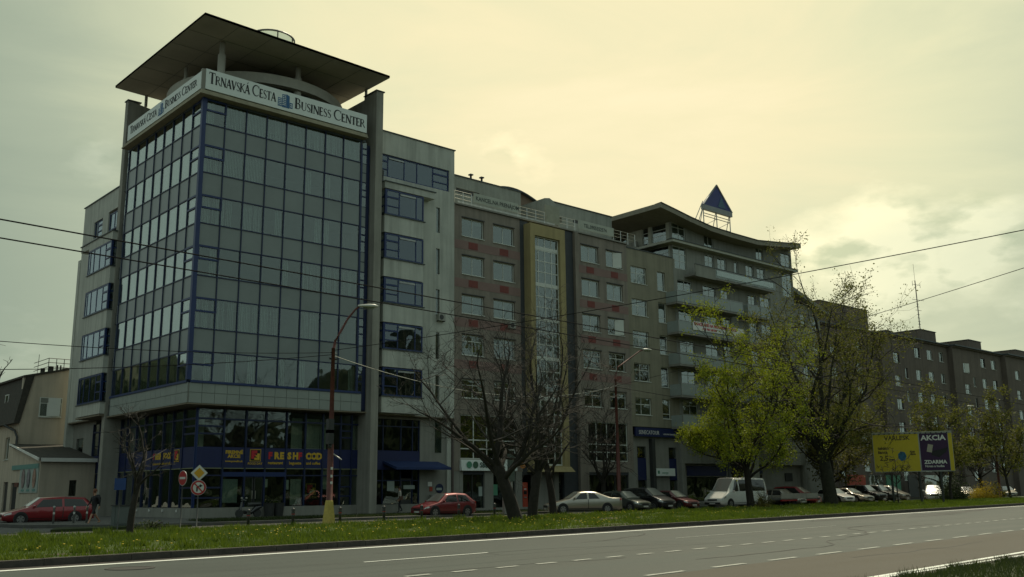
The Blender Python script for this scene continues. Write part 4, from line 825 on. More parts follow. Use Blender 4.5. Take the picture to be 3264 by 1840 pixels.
# ------------------------------------------------------------------ balcony apartment building
B4 = thing('apartment_building', 'grey apartment building with wavy flat roof, stepped balconies and white framed windows', 'building', (70.7, 56, .14))
hx = 70.7
h7 = [(75.65, 77.15), (77.7, 79.2), (80.5, 81.2), (82.5, 83.9), (84.5, 85.95)]
h6 = [(71.2, 73.4), (75.1, 77.2), (78.0, 79.35), (82.6, 84.0), (84.7, 86.6)]
hs = [(75.7, 77.2, 24.9, 26.2), (84.5, 85.85, 24.9, 26.2), (70.75, 72.8, 24.75, 26.75), (89.1, 91.1, 24.75, 26.7), (70.75, 72.8, 22.0, 24.2), (89.1, 91.1, 21.6, 24.2)]+[(a, e, 21.7, 24.1) for a, e in h7]
fl = [18.6, 15.75, 12.85, 10.0, 7.15]
for z in fl: hs += [(a, e, z+.05, z+2.35) for a, e in h6]
wall('facade_wall', 'y', 56.0, .3, hx, 91.2, 3.8, 26.35, hs, resid, B4)
b = MB(); b.prism([(hx, 56.0, 26.35), (hx, 56, 27.3), (72, 56, 27.0), (74, 56, 26.7), (76, 56, 26.4), (80, 56, 26.36)], (0, .3, 0)); b.prism([(84, 56, 26.36), (88, 56, 26.75), (91.2, 56, 27.0), (91.2, 56, 26.35)], (0, .3, 0)); b.ob('gable_wall', resid, B4)
def rwin(u0, u1, z0, z1, cols, rws, curtain=1): return window(B4, 'y', 56.0, u0, u1, z0, z1, cols=cols, rows=rws, curtain=curtain, sill=False, f=.06, rec=.10)
for a, e in ((75.7, 77.2), (84.5, 85.85)): rwin(a, e, 24.9, 26.2, ((a+e)/2,), ())
for a, e in ((70.75, 72.8), (89.1, 91.1)):
    rwin(a, e, 24.75, 26.75 if a < 80 else 26.7, (a+1.1,), (25.4, 26.05)); rwin(a, e, 22.0 if a < 80 else 21.6, 24.2, (a+1.1,), (22.8, 23.5))
for a, e in h7: rwin(a, e, 21.7, 24.1, ((a+e)/2,) if e-a > 1 else (), (23.4,) if e-a > 1 else ())
for z in fl:
    for a, e in h6: rwin(a, e, z+.05, z+2.35, ((a+e)/2,), (z+1.9,), curtain=random.choice((1, 1, 1, 2)))
box('interior_wall', hx+.3, 91, 57.3, 57.4, 3, 26, darkc, B4)
hs = [(56.7, 58.55, 24.8, 27.1), (58.9, 59.7, 24.8, 27.0), (61.7, 63.4, 24.9, 27.1), (56.5, 60, 22.6, 24.3)]
wall('side_wall', 'x', hx, .3, 56.3, 66, 22.9, 27.3, hs, resid_l, B4)
window(B4, 'x', hx, 56.7, 58.55, 24.8, 27.1, cols=(), rows=(25.4, 26.0, 26.6), sill=False); window(B4, 'x', hx, 58.9, 59.7, 24.8, 27.0, cols=(), rows=(25.4, 26.0, 26.6), sill=False)
window(B4, 'x', hx, 61.7, 63.4, 24.9, 27.1, cols=(), rows=(25.6, 26.4), sill=False); window(B4, 'x', hx, 56.5, 60, 22.95, 24.3, cols=(59.2,), rows=(23.6,), sill=False)
box('terrace_parapet', hx-.7, hx-.5, 59.8, 66, 24.3, 25.2, resid, B4); box('interior_wall', 72, 72.1, 57.4, 66, 22, 27, darkc, B4); box('end_wall', 90.9, 91.2, 56.3, 70, .1, 26.9, resid, B4)
# roof slab, sagging in the middle
prof = [(67.4, 27.40), (69.5, 27.12), (71.7, 26.80), (74.9, 26.44), (78.2, 26.34), (82.7, 26.33), (86.5, 26.75), (90.85, 27.28)]
b = MB()
for (xa, za), (xb, zb) in zip(prof[:-1], prof[1:]): b.add([(xa, 54.5, za-.45), (xb, 54.5, zb-.45), (xb, 54.5, zb), (xa, 54.5, za), (xa, 68, za-.45), (xb, 68, zb-.45), (xb, 68, zb), (xa, 68, za)], [(0,1,2,3), (3,2,6,7), (0,4,5,1), (4,7,6,5)])
b.add([(67.4, 54.5, 26.95), (67.4, 54.5, 27.4), (67.4, 68, 27.4), (67.4, 68, 26.95), (90.85, 54.5, 26.83), (90.85, 54.5, 27.28), (90.85, 68, 27.28), (90.85, 68, 26.83)], [(0,1,2,3), (4,7,6,5)])
b.ob('roof_slab', mat('roof_fascia', (.27, .25, .19), .85, var=.08, stain=.15), B4)
b = MB()
for (xa, za), (xb, zb) in zip(prof[:-1], prof[1:]): b.add([(xa, 54.42, za), (xb, 54.42, zb), (xb, 54.42, zb+.06), (xa, 54.42, za+.06), (xa, 55.2, za+.02), (xb, 55.2, zb+.02)], [(0,1,2,3), (3,2,5,4)])
b.ob('roof_edge_trim', edge_m, B4)
box('cornice', 69.8, 91.0, 55.2, 55.995, 24.28, 24.52, resid_l, B4); box('cornice_side', 69.8, 70.695, 55.995, 66, 24.28, 24.52, resid_l, B4); box('cornice_sheet', 69.72, 91.06, 55.12, 55.9, 24.52, 24.58, edge_m, B4)
def balcony(x0, x1, z, kind, y0=54.7, h=1.1):
    bl = box('balcony', x0, x1, y0, 55.995, z-.18, z, concrete, B4)
    if kind == 's': box('parapet', x0, x1, y0-.06, y0+.05, z-.25, z+h-.2, resid, bl)
    else:
        n_ = max(1, round((x1-x0)/1.9)); w = (x1-x0)/n_
        for i in range(n_): box('balustrade_panel', x0+i*w+.05, x0+(i+1)*w-.05, y0-.04, y0-.01, z+.02, z+h-.08, balc, bl)
        for i in range(n_+1): box('post', x0+i*w-.03, x0+i*w+.03, y0-.05, y0+.01, z, z+h, metal, bl)
        box('handrail', x0, x1, y0-.06, y0+.02, z+h-.05, z+h, metal, bl); box('balustrade_panel', x0, x0+.03, y0, 55.99, z+.02, z+h-.08, balc, bl)
    return bl
balcony(72.3, 75.45, 21.45, 's'); balcony(75.45, 85.65, 21.45, 'g', h=.85); box('parapet_coping', 72.3, 85.7, 54.6, 54.8, 22.33, 22.38, edge_m, B4)
box('balcony_screen', 75.6, 85.2, 54.62, 54.65, 21.65, 22.2, g_top, B4)
for z in (18.4, 15.6, 12.65, 9.8, 7.0): balcony(69.4, 79.65, z, 'g'); balcony(80.5, 84.6 if z > 18 else 86.5, z, 'g')
bn = thing('rental_banner', 'white banner with red lettering stretched over a balcony of the grey apartment building', 'banner', (71.4, 54.6, 16.1))
box('panel', 71.4, 79.4, 54.58, 54.61, 15.95, 16.78, white, bn); text('lettering', 'KANCELÁRIE NA PRENÁJOM, OFFICES', .40, redl, bn, (71.6, 54.57, 16.42), FRONT, sx=.96, bold=.012); text('lettering', '+421 905 248 590', .30, redl, bn, (72.8, 54.57, 16.06), FRONT, bold=.01)
# ground floors of the balcony building
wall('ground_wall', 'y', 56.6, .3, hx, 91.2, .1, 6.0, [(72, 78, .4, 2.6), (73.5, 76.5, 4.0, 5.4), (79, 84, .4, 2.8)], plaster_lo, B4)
box('blue_band', 72, 78, 56.52, 56.58, 2.7, 3.6, blueband, B4); box('blue_band', 79, 84, 56.52, 56.58, 2.9, 3.8, blueband, B4); box('ground_soffit', hx, 91.2, 56.02, 56.8, 3.85, 3.95, soffit, B4)
for i in range(4): box('shop_pane', 72+i*1.5+.04, 73.5+i*1.5-.04, 56.7, 56.72, .45, 2.55, g_clear, B4)
box('white_pillar', 80.6, 82.4, 55.8, 56.5, .1, 6.0, resid_l, B4); box('shop_window', 88, 89.3, 56.5, 56.58, 2.2, 3.0, dmetal, B4)
for i in range(3): box('shop_pane', 73.5+i+.03, 74.5+i-.03, 56.7, 56.72, 4.05, 5.35, g_win, B4)
# set-back right block
wall('rear_block_wall', 'y', 58.0, .3, 91.2, 99.5, .1, 21.8, [(93+i*2.4, 94.3+i*2.4, z, z+1.5) for i in range(3) for z in (19.2, 16.3, 13.4, 10.5)], resid, B4)
for i in range(3):
    for z in (19.2, 16.3, 13.4, 10.5): window(B4, 'y', 58.0, 93+i*2.4, 94.3+i*2.4, z, z+1.5, cols=(93.65+i*2.4,), rows=(), sill=False, curtain=1)
b = MB(); b.prism([(91.2, 57.2, 23.9), (100.6, 57.2, 21.2), (100.6, 57.2, 20.8), (91.2, 57.2, 23.4)], (0, 8, 0)); b.ob('rear_roof', resid, B4); box('interior_wall', 91.3, 99.4, 59.3, 59.4, .2, 21.5, darkc, B4); box('end_wall', 99.2, 99.5, 58.3, 66, .1, 21.6, resid, B4)
# triangle sign on its steel frame
TS = thing('rooftop_sign', 'blue triangular advertising sign on a thin steel frame on the wavy roof', 'sign', (83.8, 60, 26.4))
def tri(nme, a, e, c, y0, y1, mt_):
    b = MB(); b.prism([(a[0], y0, a[1]), (e[0], y0, e[1]), (c[0], y0, c[1])], (0, y1-y0, 0)); return b.ob(nme, mt_, TS)
tri('triangle_panel', (81.35, 31.25), (86.4, 31.25), (83.87, 33.75), 60, 60.25, mat('sign_blue', (.02, .03, .15), .5)); tri('triangle_inset', (83.9, 31.4), (85.3, 31.4), (84.6, 32.7), 59.97, 59.995, mat('sign_teal', (.03, .09, .14), .5))
for p, q in (((81.3, 31.2), (83.87, 33.85)), ((86.45, 31.2), (83.87, 33.85))): tube('frame_edge', [(p[0], 59.98, p[1]), (q[0], 59.98, q[1])], .09, mat('sign_grey', (.22, .24, .24), .5), TS, 6)
box('base_panel', 81.3, 86.45, 59.96, 60.3, 30.7, 31.24, MATS['sign_grey'], TS)
b = MB()
for x in (81.4, 83.7, 86.1):
    b.tube([(x, 60.1, 26.4), (x, 60.1, 30.7)], .06, 5); b.tube([(x, 61.4, 26.4), (x, 60.2, 30.7)], .045, 5)
for z in (30.3, 30.0, 29.0): b.tube([(81.4, 60.1, z), (86.1, 60.1, z)], .045, 5)
b.tube([(79.3, 60.1, 28.3), (81.4, 60.1, 31.6)], .045, 5); b.tube([(79.9, 60.1, 28.0), (81.4, 60.1, 31.0)], .045, 5)
for x in (81.4, 83.7): b.tube([(x, 60.1, 28.9), (x+2.3, 60.1, 30.0)], .035, 4)
b.ob('steel_frame', metal, TS)

# ------------------------------------------------------------------ long panel block on the right
B5 = thing('panel_block', 'long dark brown six storey panel block with rooftop lift houses and an antenna', 'building', (117, 60, 0))
secs = [(103, 117.3, 60.75), (117.3, 136.3, 60.0), (136.3, 152.6, 59.25), (152.6, 176, 58.5)]
RZ = [18.5, 15.48, 12.45, 9.42, 6.4, 3.4]
for x0, x1, y in secs:
    hs = []; ws = []
    for u in ((3.1, 4.7), (6.0, 6.7), (9.1, 10.6), (12.75, 14.3), (16.4, 17.6)):
        if x0+u[1] > x1-.5: continue
        for z in RZ:
            dz = -1.15 if u[0] == 3.1 else 0; nar = u[1]-u[0] < 1
            if nar and z == RZ[0]: continue
            h = (x0+u[0], x0+u[1], z+dz, z+dz+1.38); hs.append(h); ws.append((h, nar))
    wall('block_wall', 'y', y, .3, x0, x1, 0, 20.9, hs, panelm, B5); box('return_wall', x0, x0+.3, y+.3, y+9, 0, 20.9, panelm, B5)
    for h, nar in ws: window(B5, 'y', y, *h, cols=(h[0]+(h[1]-h[0])*.4,) if not nar else (), rows=(), sill=True, curtain=random.choice((0, 1, 1, 2, 2, 3)), fmat=whitef if random.random() < .75 else dmetal, rec=.1)
    box('interior_wall', x0+.4, x1, y+1.3, y+1.4, .2, 20.5, darkc, B5)
    b = MB(); b.box(x0-.1, x1+.1, y-.55, y+10, 20.9, 21.05); b.ob('eaves', edge_m, B5); box('cornice_board', x0, x1, y-.3, y-.002, 20.72, 20.898, panelm, B5)  # cornice board projects under the eaves, in the wall's own render
    for zz in (RZ[1]-.5, RZ[3]-.5): box('panel_joint', x0+.3, x1, y-.012, y-.002, zz, zz+.05, mat('joint', (.16, .13, .11), .9), B5)
for x0, x1, h in ((106, 117.6, 3.0), (132.2, 136.8, 2.05), (147.6, 152.0, 2.05), (165, 170, 2.05)):
    l_ = box('lift_house', x0, x1, 61.6, 68.5, 21.05, 21.05+h, panelm, B5); box('roof_sheet', x0-.1, x1+.1, 61.5, 68.6, 21.05+h, 21.13+h, edge_m, l_); box('vent', x0-.02, x0, 63.2, 63.8, 21.9, 22.3, dmetal, l_)
ch = box('chimney', 121.8, 123.4, 61.4, 62.6, 21.05, 21.85, panelm, B5); box('chimney_cap', 121.7, 123.5, 61.3, 62.7, 21.85, 21.95, edge_m, ch)
for x0, x1, m_ in ((104, 108, red_p), (109, 112, g_clear), (113, 116.5, green_p), (118.5, 121, dmetal), (123, 130, g_clear)): box('shopfront', x0, x1, 58.6, 58.7, .2, 2.9, m_, B5)
AN = thing('roof_antenna', 'tall television aerial mast with several cross arms on the lift house', 'antenna', (132.6, 61.8, 23.1))
tube('mast', [(132.6, 61.8, 22.9), (132.45, 61.8, 30.2)], .07, dmetal, AN, 5); tube('whip', [(132.45, 61.8, 30.2), (132.4, 61.8, 32.6)], .02, dmetal, AN, 4)
b = MB()
for z, w in ((29.6, 1.5), (27.4, 2.4), (25.9, 1.2), (25.3, .5), (24.8, .5), (24.3, .5), (23.9, .5), (26.4, .6), (26.8, .5)): b.tube([(132.5-w*.6, 61.8, z-.03*w), (132.5+w*.9, 61.8, z+.05*w)], .03, 4)
for x in (-.9, 1.4): b.tube([(132.5+x, 61.8, 29.3), (132.5+x, 61.8, 30.0)], .03, 4)
b.ob('cross_arms', dmetal, AN)

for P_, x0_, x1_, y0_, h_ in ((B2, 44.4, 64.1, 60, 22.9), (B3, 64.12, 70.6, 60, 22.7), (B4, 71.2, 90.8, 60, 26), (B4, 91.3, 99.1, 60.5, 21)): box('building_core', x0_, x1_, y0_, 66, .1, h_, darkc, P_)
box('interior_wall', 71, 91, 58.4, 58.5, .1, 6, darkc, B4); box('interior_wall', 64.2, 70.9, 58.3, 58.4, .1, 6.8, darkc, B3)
# ------------------------------------------------------------------ house and annex on the left
B6 = thing('house', 'beige rendered house with dark mansard slope at the left edge', 'building', (21.3, 80, 0))
b = MB(); b.prism([(21.3, 80, 0), (24.7, 80, 0), (24.7, 80, 11.25), (21.34, 80, 10.45)], (0, .3, 0)); b.ob('gable_wall', housew, B6)
w = window(B6, 'y', 79.93, 22.62, 24.28, 7.5, 9.0, cols=(23.2,), rows=(8.55,), rec=-.02, sill=True); box('shutter', 22.68, 24.22, 79.89, 79.905, 8.6, 8.95, mat('shutter_grey', (.2, .21, .18), .7), w)
wall('front_wall', 'x', 21.3, .3, 80.3, 96, 0, 7.0, [(82.0, 83.2, 4.3, 6.0), (81.4, 82.6, 0.1, 2.6), (87, 88.4, 4.3, 6.0)], housew, B6)
window(B6, 'x', 21.3, 82.0, 83.2, 4.3, 6.0, cols=(82.6,), rows=()); window(B6, 'x', 21.3, 87, 88.4, 4.3, 6.0, cols=(87.7,), rows=()); box('door', 21.42, 21.5, 81.4, 82.6, .1, 2.6, dmetal, B6)
b = MB(); b.prism([(20.9, 79.9, 6.95), (21.3, 79.9, 6.95), (22.1, 79.9, 10.7), (21.5, 79.9, 10.55)], (0, 17, 0)); b.ob('mansard_slope', roofd, B6)
b = MB(); b.prism([(21.3, 79.85, 10.45), (24.8, 79.85, 11.3), (24.8, 79.85, 11.45), (21.3, 79.85, 10.6)], (0, 17, 0)); b.ob('roof', roofd, B6)
window(B6, 'x', 21.25, 83.2, 84.1, 8.0, 9.4, cols=(), rows=(), rec=-.05, sill=False)
tube('downpipe', [(20.9, 82.3, 6.9), (21.1, 80.2, 6.4), (21.2, 79.8, 5.9), (21.2, 79.8, .2)], .09, dmetal, B6, 6)
box('interior_wall', 22.5, 22.6, 80.5, 95, .1, 10, darkc, B6)
for x, z, r in ((23.5, 11.15, .18), (24.1, 11.35, .22), (24.6, 11.5, .06), (24.85, 11.5, .06)): tube('flue', [(x, 83, z-.3), (x, 83, z+.45)], r, dmetal, B6, 8)
tube('whip_aerial', [(23.1, 83, 10.9), (23.15, 83, 12.7)], .02, dmetal, B6, 4)
b = MB()
for z in (11.9, 12.25, 12.6): b.tube([(24.2, 84, z), (26.2, 84, z)], .03, 4); b.tube([(24.2, 84, z), (24.2, 88, z)], .03, 4)
for x in (24.2, 24.8, 25.4, 26): b.tube([(x, 84, 11.3), (x, 84, 12.6)], .03, 4)
b.ob('roof_railing', dmetal, B6)
B7 = thing('annex', 'low grey annex with lean-to roof and pale poster beside the beige house', 'shed', (21, 72.7, 0))
wall('side_wall', 'x', 21.0, .25, 72.7, 79.9, 0, 3.95, [(77.9, 79.4, .1, 2.5)], housew, B7); wall('front_wall', 'y', 72.7, .25, 21.25, 24.7, 0, 3.95, [(23.0, 23.5, 1.5, 2.6)], housew, B7)
b = MB(); b.prism([(20.8, 72.4, 3.95), (20.8, 72.4, 4.1), (20.8, 80, 5.4), (20.8, 80, 5.2)], (3.9, 0, 0)); b.ob('lean_to_roof', roofd, B7); box('fascia_board', 20.9, 24.7, 72.3, 72.4, 3.86, 4.12, white, B7); b = MB(); b.prism([(20.72, 72.4, 3.92), (20.72, 72.4, 4.12), (20.72, 79.9, 5.42), (20.72, 79.9, 5.3)], (.07, 0, 0)); b.ob('verge_board', white, B7)
b = MB(); b.prism([(21.0, 73, 3.95), (21.0, 79.9, 3.95), (21.0, 79.9, 5.2)], (.25, 0, 0)); b.ob('side_gable', housew, B7)
box('frame', 23.0, 23.5, 72.8, 72.84, 1.5, 2.6, g_win, B7); box('gate_opening', 21.1, 21.2, 78.0, 79.3, .1, 2.5, darkc, B7); box('blue_door', 22.9, 23.3, 72.64, 72.7, .1, 1.35, blueband, B7); box('shed_opening', 21.3, 22.4, 72.64, 72.7, .9, 1.35, black, B7)
P1 = box('poster_board', 20.93, 20.99, 72.9, 77.2, 1.75, 3.75, poster, B7); box('poster_header', 20.90, 20.928, 72.9, 79.3, 3.42, 3.75, teal, P1)
for i, (y, m_) in enumerate(((76.2, 'p1'), (74.95, 'p2'), (73.6, 'p3'))):
    b = MB(); b.lathe((0, 0, 0), [(.42, 0), (.42, .01)], 16); o = b.ob('printed_oval', mat('print_'+m_, ((.25, .2, .19), (.2, .19, .2), (.32, .2, .15))[i], .6, var=.6, vs=3), P1, org=(0, 0, 0)); o.location = (-.04, y-72.9, 1.0); o.rotation_euler = (0, -pi/2, 0); o.scale = (1.6, .9, 1)
for y in (76.2, 74.95, 73.6): box('caption', 20.915, 20.929, y-.35, y+.35, 1.85, 2.0, teal, P1)
box('small_sign', 20.9, 20.99, 77.4, 78.3, 2.2, 2.5, mat('brown_sign', (.12, .04, .025), .6), B7)
# wood and hill across the road, seen only in the glass
def wood(name, pts, hs, label):
    b = MB()
    for i in range(len(pts)-1):
        n_ = max(2, int((Vector(pts[i+1])-Vector(pts[i])).length/.9))
        for k_ in range(n_):
            u = k_/n_; p = Vector(pts[i]).lerp(Vector(pts[i+1]), u); h = (hs[i]*(1-u)+hs[i+1]*u)*random.uniform(.78, 1.1)
            c = (p.x+random.uniform(-2, 2), p.y+random.uniform(-4, 4), 0); r = h*.30
            b.lathe(c, [(r*1.1, 0), (r*1.2, h*.25), (r*1.2, h*.5), (r*.95, h*.8), (r*.6, h*.93), (r*.2, h)], 7)
    for i in range(len(pts)-1):
        p, q = pts[i], pts[i+1]; n_ = 10
        for k_ in range(n_):
            u0, u1 = k_/n_, (k_+1)/n_; a = Vector(p).lerp(Vector(q), u0); e_ = Vector(p).lerp(Vector(q), u1); h0 = (hs[i]*(1-u0)+hs[i+1]*u0)*random.uniform(.6, .72)*(1.3 if hs[i] > 22 else 1); b.prism([(a.x, a.y, 0), (e_.x, e_.y, 0), (e_.x, e_.y, h0), (a.x, a.y, h0)], (.5, .5, 0))
    return tag(b.ob(name, leaf_d), label, 'trees', kind='stuff')
wood('distant_wood', [(-60, -32), (30, -34), (86, -34), (88, -34), (98, -34), (100, -34), (106, -34), (111, -34), (160, -33), (260, -30)], [11, 11, 12, 22.5, 22.5, 27, 28, 20, 21, 18], 'row of trees across the road behind the viewer')
wood('distant_wood', [(-120, 60), (-90, 150), (-30, 165), (18, 175)], [22, 26, 25, 20], 'wooded rise beyond the side street')

# ------------------------------------------------------------------ street lamps
def street_lamp(loc, h, arm, base, label, col=redp, az=-.35, cone=1.05):
    t = thing('street_lamp', label, 'street lamp', loc, 0, 'tall street lamps along the median')
    x, y, z0 = loc; ca, sa = cos(az), sin(az)
    P_ = lambda d, z: (x+ca*d, y+sa*d, z0+z)
    if base:
        b = MB(); b.lathe((x, y, z0), [(.34, 0), (.33, .08), (.20, cone-.05), (.17, cone)], 6); b.ob('concrete_base', coney, t)
    b = MB(); b.tube([P_(0, .02), P_(0, h*.36), P_(0, h*.37), P_(0, h*.80)], [.155, .135, .12, .085], 10); b.ob('pole', col, t, smooth=True)
    b = MB(); b.tube([P_(0, h*.79), P_(.08, h*.835), P_(.3, h*.875), P_(arm*.55, h*.94), P_(arm*.85, h*.985), P_(arm, h)], [.07, .06, .055, .05, .045, .045], 8); b.ob('arm', col, t, smooth=True)
    b = MB(); k = 12
    sec = [(-.05, .05, .05), (.1, .11, .08), (.45, .17, .12), (.75, .15, .11), (.92, .06, .04)]
    for i, (d, w, hh) in enumerate(sec):
        for j in range(k):
            q = 2*pi*j/k; a = P_(arm+d, h+.03+hh*sin(q)*(1 if sin(q) > 0 else .55)); b.v.append((a[0]-sa*w*cos(q), a[1]+ca*w*cos(q), a[2]))
    for i in range(len(sec)-1):
        for j in range(k): b.f.append((i*k+j, i*k+(j+1) % k, (i+1)*k+(j+1) % k, (i+1)*k+j)); b.m.append(0)
    b.f += [tuple(range(k))[::-1], tuple(range((len(sec)-1)*k, len(sec)*k))]; b.m += [0, 0]
    hd = b.ob('lamp_head', lamph, t, smooth=True)
    b = MB(); b.tube([P_(arm+.2, h-.045), P_(arm+.72, h-.035)], .08, 8); b.ob('lamp_glass', g_clear, hd)
    return t
L1 = street_lamp((23.9, 39.35, .13), 10.1, 1.15, True, 'red street lamp with yellow concrete foot in front of the corner office block', az=-.55)
for z, y_ in ((3.9, 0), (4.4, 1)):
    b = MB(); b.tube([(23.9, 39.25, z+.13), (23.62, 39.0, z-.35)], .09, 6); b.box(23.5, 23.78, 38.9, 39.15, z-.2, z+.45); b.ob('control_box', dmetal, L1)
for z in (2.2, 2.55, 1.9): box('sticker', 23.84, 23.94, 39.18, 39.2, z, z+.12, white, L1)
tube('bracket', [(23.9, 39.35, 3.35), (24.35, 39.1, 3.0)], .035, metal, L1, 6); tube('cable_clamp', [(23.7, 39.35, 7.7), (24.1, 39.35, 7.7)], .05, dmetal, L1, 6); tube('cable_clamp', [(23.7, 39.35, 8.0), (24.1, 39.35, 7.95)], .03, metal, L1, 6)
L2 = street_lamp((53.1, 47.9, 0), 11.9, 2.9, False, 'red street lamp standing behind the silver saloon car', az=-.1)
street_lamp((118, 47.5, 0), 10.6, 2.2, False, 'far street lamp whose head shows above the young trees by the panel block', az=2.6)
street_lamp((71.5, 51.5, 0), 6.5, .2, False, 'short dark lamp post behind the white van', col=dmetal, az=-.6)
pb = thing('notice_column', 'grey green post with a tall narrow box beside the silver saloon', 'post', (41.2, 46.2, .1)); tube('post', [(41.2, 46.2, .1), (41.2, 46.2, 3.9)], .07, metal, pb, 8); box('tall_box', 41.0, 41.42, 46.1, 46.35, 2.1, 3.8, mat('grey_green_box', (.10, .13, .11), .6, var=.2), pb); box('cabinet', 40.6, 40.8, 46.2, 46.4, .12, 2.6, metal, pb)

# ------------------------------------------------------------------ traffic signs
def disc(name, c, r, yaw, d0, d1, mt_, parent, k=28, sq=0):
    b = MB(); nx_, ny_ = cos(yaw), sin(yaw); tx, ty = -ny_, nx_; pp = []; pq = []
    for j in range(k):
        q = 2*pi*j/k+sq; u, v = r*cos(q), r*sin(q)
        pp.append((c[0]+tx*u+nx_*d0, c[1]+ty*u+ny_*d0, c[2]+v)); pq.append((c[0]+tx*u+nx_*d1, c[1]+ty*u+ny_*d1, c[2]+v))
    b.add(pp+pq, [tuple(range(k))[::-1], tuple(range(k, 2*k))]+[(i, (i+1) % k, k+(i+1) % k, k+i) for i in range(k)]); return b.ob(name, mt_, parent)
def plate(name, c, yaw, poly, d0, d1, mt_, parent):
    b = MB(); nx_, ny_ = cos(yaw), sin(yaw); tx, ty = -ny_, nx_; k = len(poly)
    pp = [(c[0]+tx*u+nx_*d0, c[1]+ty*u+ny_*d0, c[2]+v) for u, v in poly]; pq = [(c[0]+tx*u+nx_*d1, c[1]+ty*u+ny_*d1, c[2]+v) for u, v in poly]
    b.add(pp+pq, [tuple(range(k))[::-1], tuple(range(k, 2*k))]+[(i, (i+1) % k, k+(i+1) % k, k+i) for i in range(k)]); return b.ob(name, mt_, parent)
polem = mat('dull_pole', (.07, .075, .07), .7)
sred = mat('sign_red', (.40, .03, .03), .4, var=.04); swhite = mat('sign_face', (.62, .63, .58), .4, var=.04); syel = mat('sign_yellow', (.62, .34, .02), .4, var=.04)
yw_ = radians(-110)
c = (18.75, 41.9)
t = thing('traffic_sign', 'no right turn sign under a yellow and white priority diamond on one pole', 'traffic sign', (c[0], c[1], .1)); tube('pole', [(c[0], c[1], 0), (c[0], c[1], 2.75)], .03, polem, t, 8)
disc('round_plate', (c[0], c[1], 1.80), .33, yw_, .035, .05, swhite, t); disc('red_ring', (c[0], c[1], 1.80), .315, yw_, .05, .056, sred, t); disc('white_centre', (c[0], c[1], 1.80), .235, yw_, .056, .062, swhite, t)
plate('arrow', (c[0], c[1], 1.80), yw_, [(-.09, -.17), (-.03, -.17), (-.03, .0), (.05, .06), (.05, .0), (.18, .08), (.05, .16), (.05, .11), (-.09, .03)], .062, .068, black, t)
plate('slash', (c[0], c[1], 1.80), yw_, [(-.19, .16), (-.15, .20), (.19, -.16), (.15, -.20)], .068, .074, sred, t)
disc('diamond_plate', (c[0], c[1], 2.44), .36, yw_, .035, .05, swhite, t, 4); disc('diamond_face', (c[0], c[1], 2.44), .23, yw_, .05, .058, syel, t, 4)
c = (18.35, 42.6)
t = thing('traffic_sign', 'red no entry sign turned side-on, left of the priority diamond', 'traffic sign', (c[0], c[1], .1)); tube('pole', [(c[0]-.02, c[1]+.03, 0), (c[0]-.02, c[1]+.03, 2.5)], .03, polem, t, 8)
yy = radians(-172); disc('round_plate', (c[0], c[1], 2.23), .33, yy, .03, .045, swhite, t); disc('red_face', (c[0], c[1], 2.23), .31, yy, .045, .052, sred, t); plate('white_bar', (c[0], c[1], 2.23), yy, [(-.23, -.05), (.23, -.05), (.23, .05), (-.23, .05)], .052, .058, swhite, t)
t = thing('traffic_sign', 'blue square sign half hidden behind the small bare tree', 'traffic sign', (16.3, 44.6, .1)); tube('pole', [(16.3, 44.6, 0), (16.3, 44.6, 2.4)], .03, polem, t, 8); plate('blue_plate', (16.3, 44.6, 2.0), radians(-120), [(-.24, -.26), (.24, -.26), (.24, .26), (-.24, .26)], .03, .045, mat('sign_blue_face', (.012, .05, .18), .5), t)
cb = thing('utility_cabinet', 'pale grey utility cabinet behind the small bare tree', 'cabinet', (17.0, 47.2, .12)); box('body', 17.0, 17.7, 47.0, 47.4, .12, 1.02, mat('pale_cabinet', (.10, .12, .11), .6, var=.1), cb); box('door', 17.06, 17.64, 46.98, 46.998, .2, .95, mat('pale_door', (.12, .14, .13), .6, var=.1), cb); box('lid', 16.96, 17.74, 46.95, 47.45, 1.02, 1.06, dmetal, cb)
cb = thing('utility_cabinet', 'white wall cabinet behind the red hatchback', 'cabinet', (42.1, 55.9, .15)); box('body', 42.1, 43.3, 55.7, 55.93, .16, 1.25, mat('white_cabinet', (.34, .35, .31), .6, var=.1), cb); box('lid', 42.05, 43.35, 55.65, 55.93, 1.25, 1.3, metal, cb); box('door_seam', 42.69, 42.71, 55.69, 55.699, .2, 1.2, dmetal, cb)
# bollards: one built, the rest copied
def copy_tree(o, loc, label, rz=None):
    r = o.copy(); COL.objects.link(r); r.location = loc; r['label'] = label; WL[r.name] = loc
    if rz is not None: r.rotation_euler = (0, 0, rz)
    def rec(src, dst):
        for ch in src.children:
            c_ = ch.copy(); COL.objects.link(c_); c_.parent = dst; rec(ch, c_)
    rec(o, r); return r
bd0 = thing('bollard', 'black bollard with red and white band, left of the lamp foot near the cafe door', 'bollard', (19.9, 39.3, .02), 0, 'black bollards along the back of the median')
b = MB(); b.lathe((19.9, 39.3, .02), [(.075, 0), (.07, .72), (.09, .78), (.09, .84), (.07, .9), (.1, .97), (.07, 1.05), (.02, 1.09)], 12); b.ob('post', dmetal, bd0, smooth=True)
b = MB(); b.lathe((19.9, 39.3, .74), [(.083, 0), (.083, .09)], 12); b.ob('reflective_band', sred, bd0); b = MB(); b.lathe((19.9, 39.3, .66), [(.08, 0), (.08, .07)], 12); b.ob('reflective_band', polem, bd0); bd0.scale = (.9, .9, .78)
for x, y, lb in ((22.3, 39.75, 'black bollard just left of the yellow lamp foot'), (24.9, 40.0, 'black bollard just right of the yellow lamp foot'), (27.5, 40.2, 'black bollard midway between the lamp foot and the red hatchback'), (30.0, 40.5, 'black bollard before the nose of the red hatchback'), (32.6, 40.75, 'black bollard before the door of the red hatchback'), (35.3, 41.0, 'black bollard right of the red hatchback, before the bank')): copy_tree(bd0, (x, y, .02), lb)
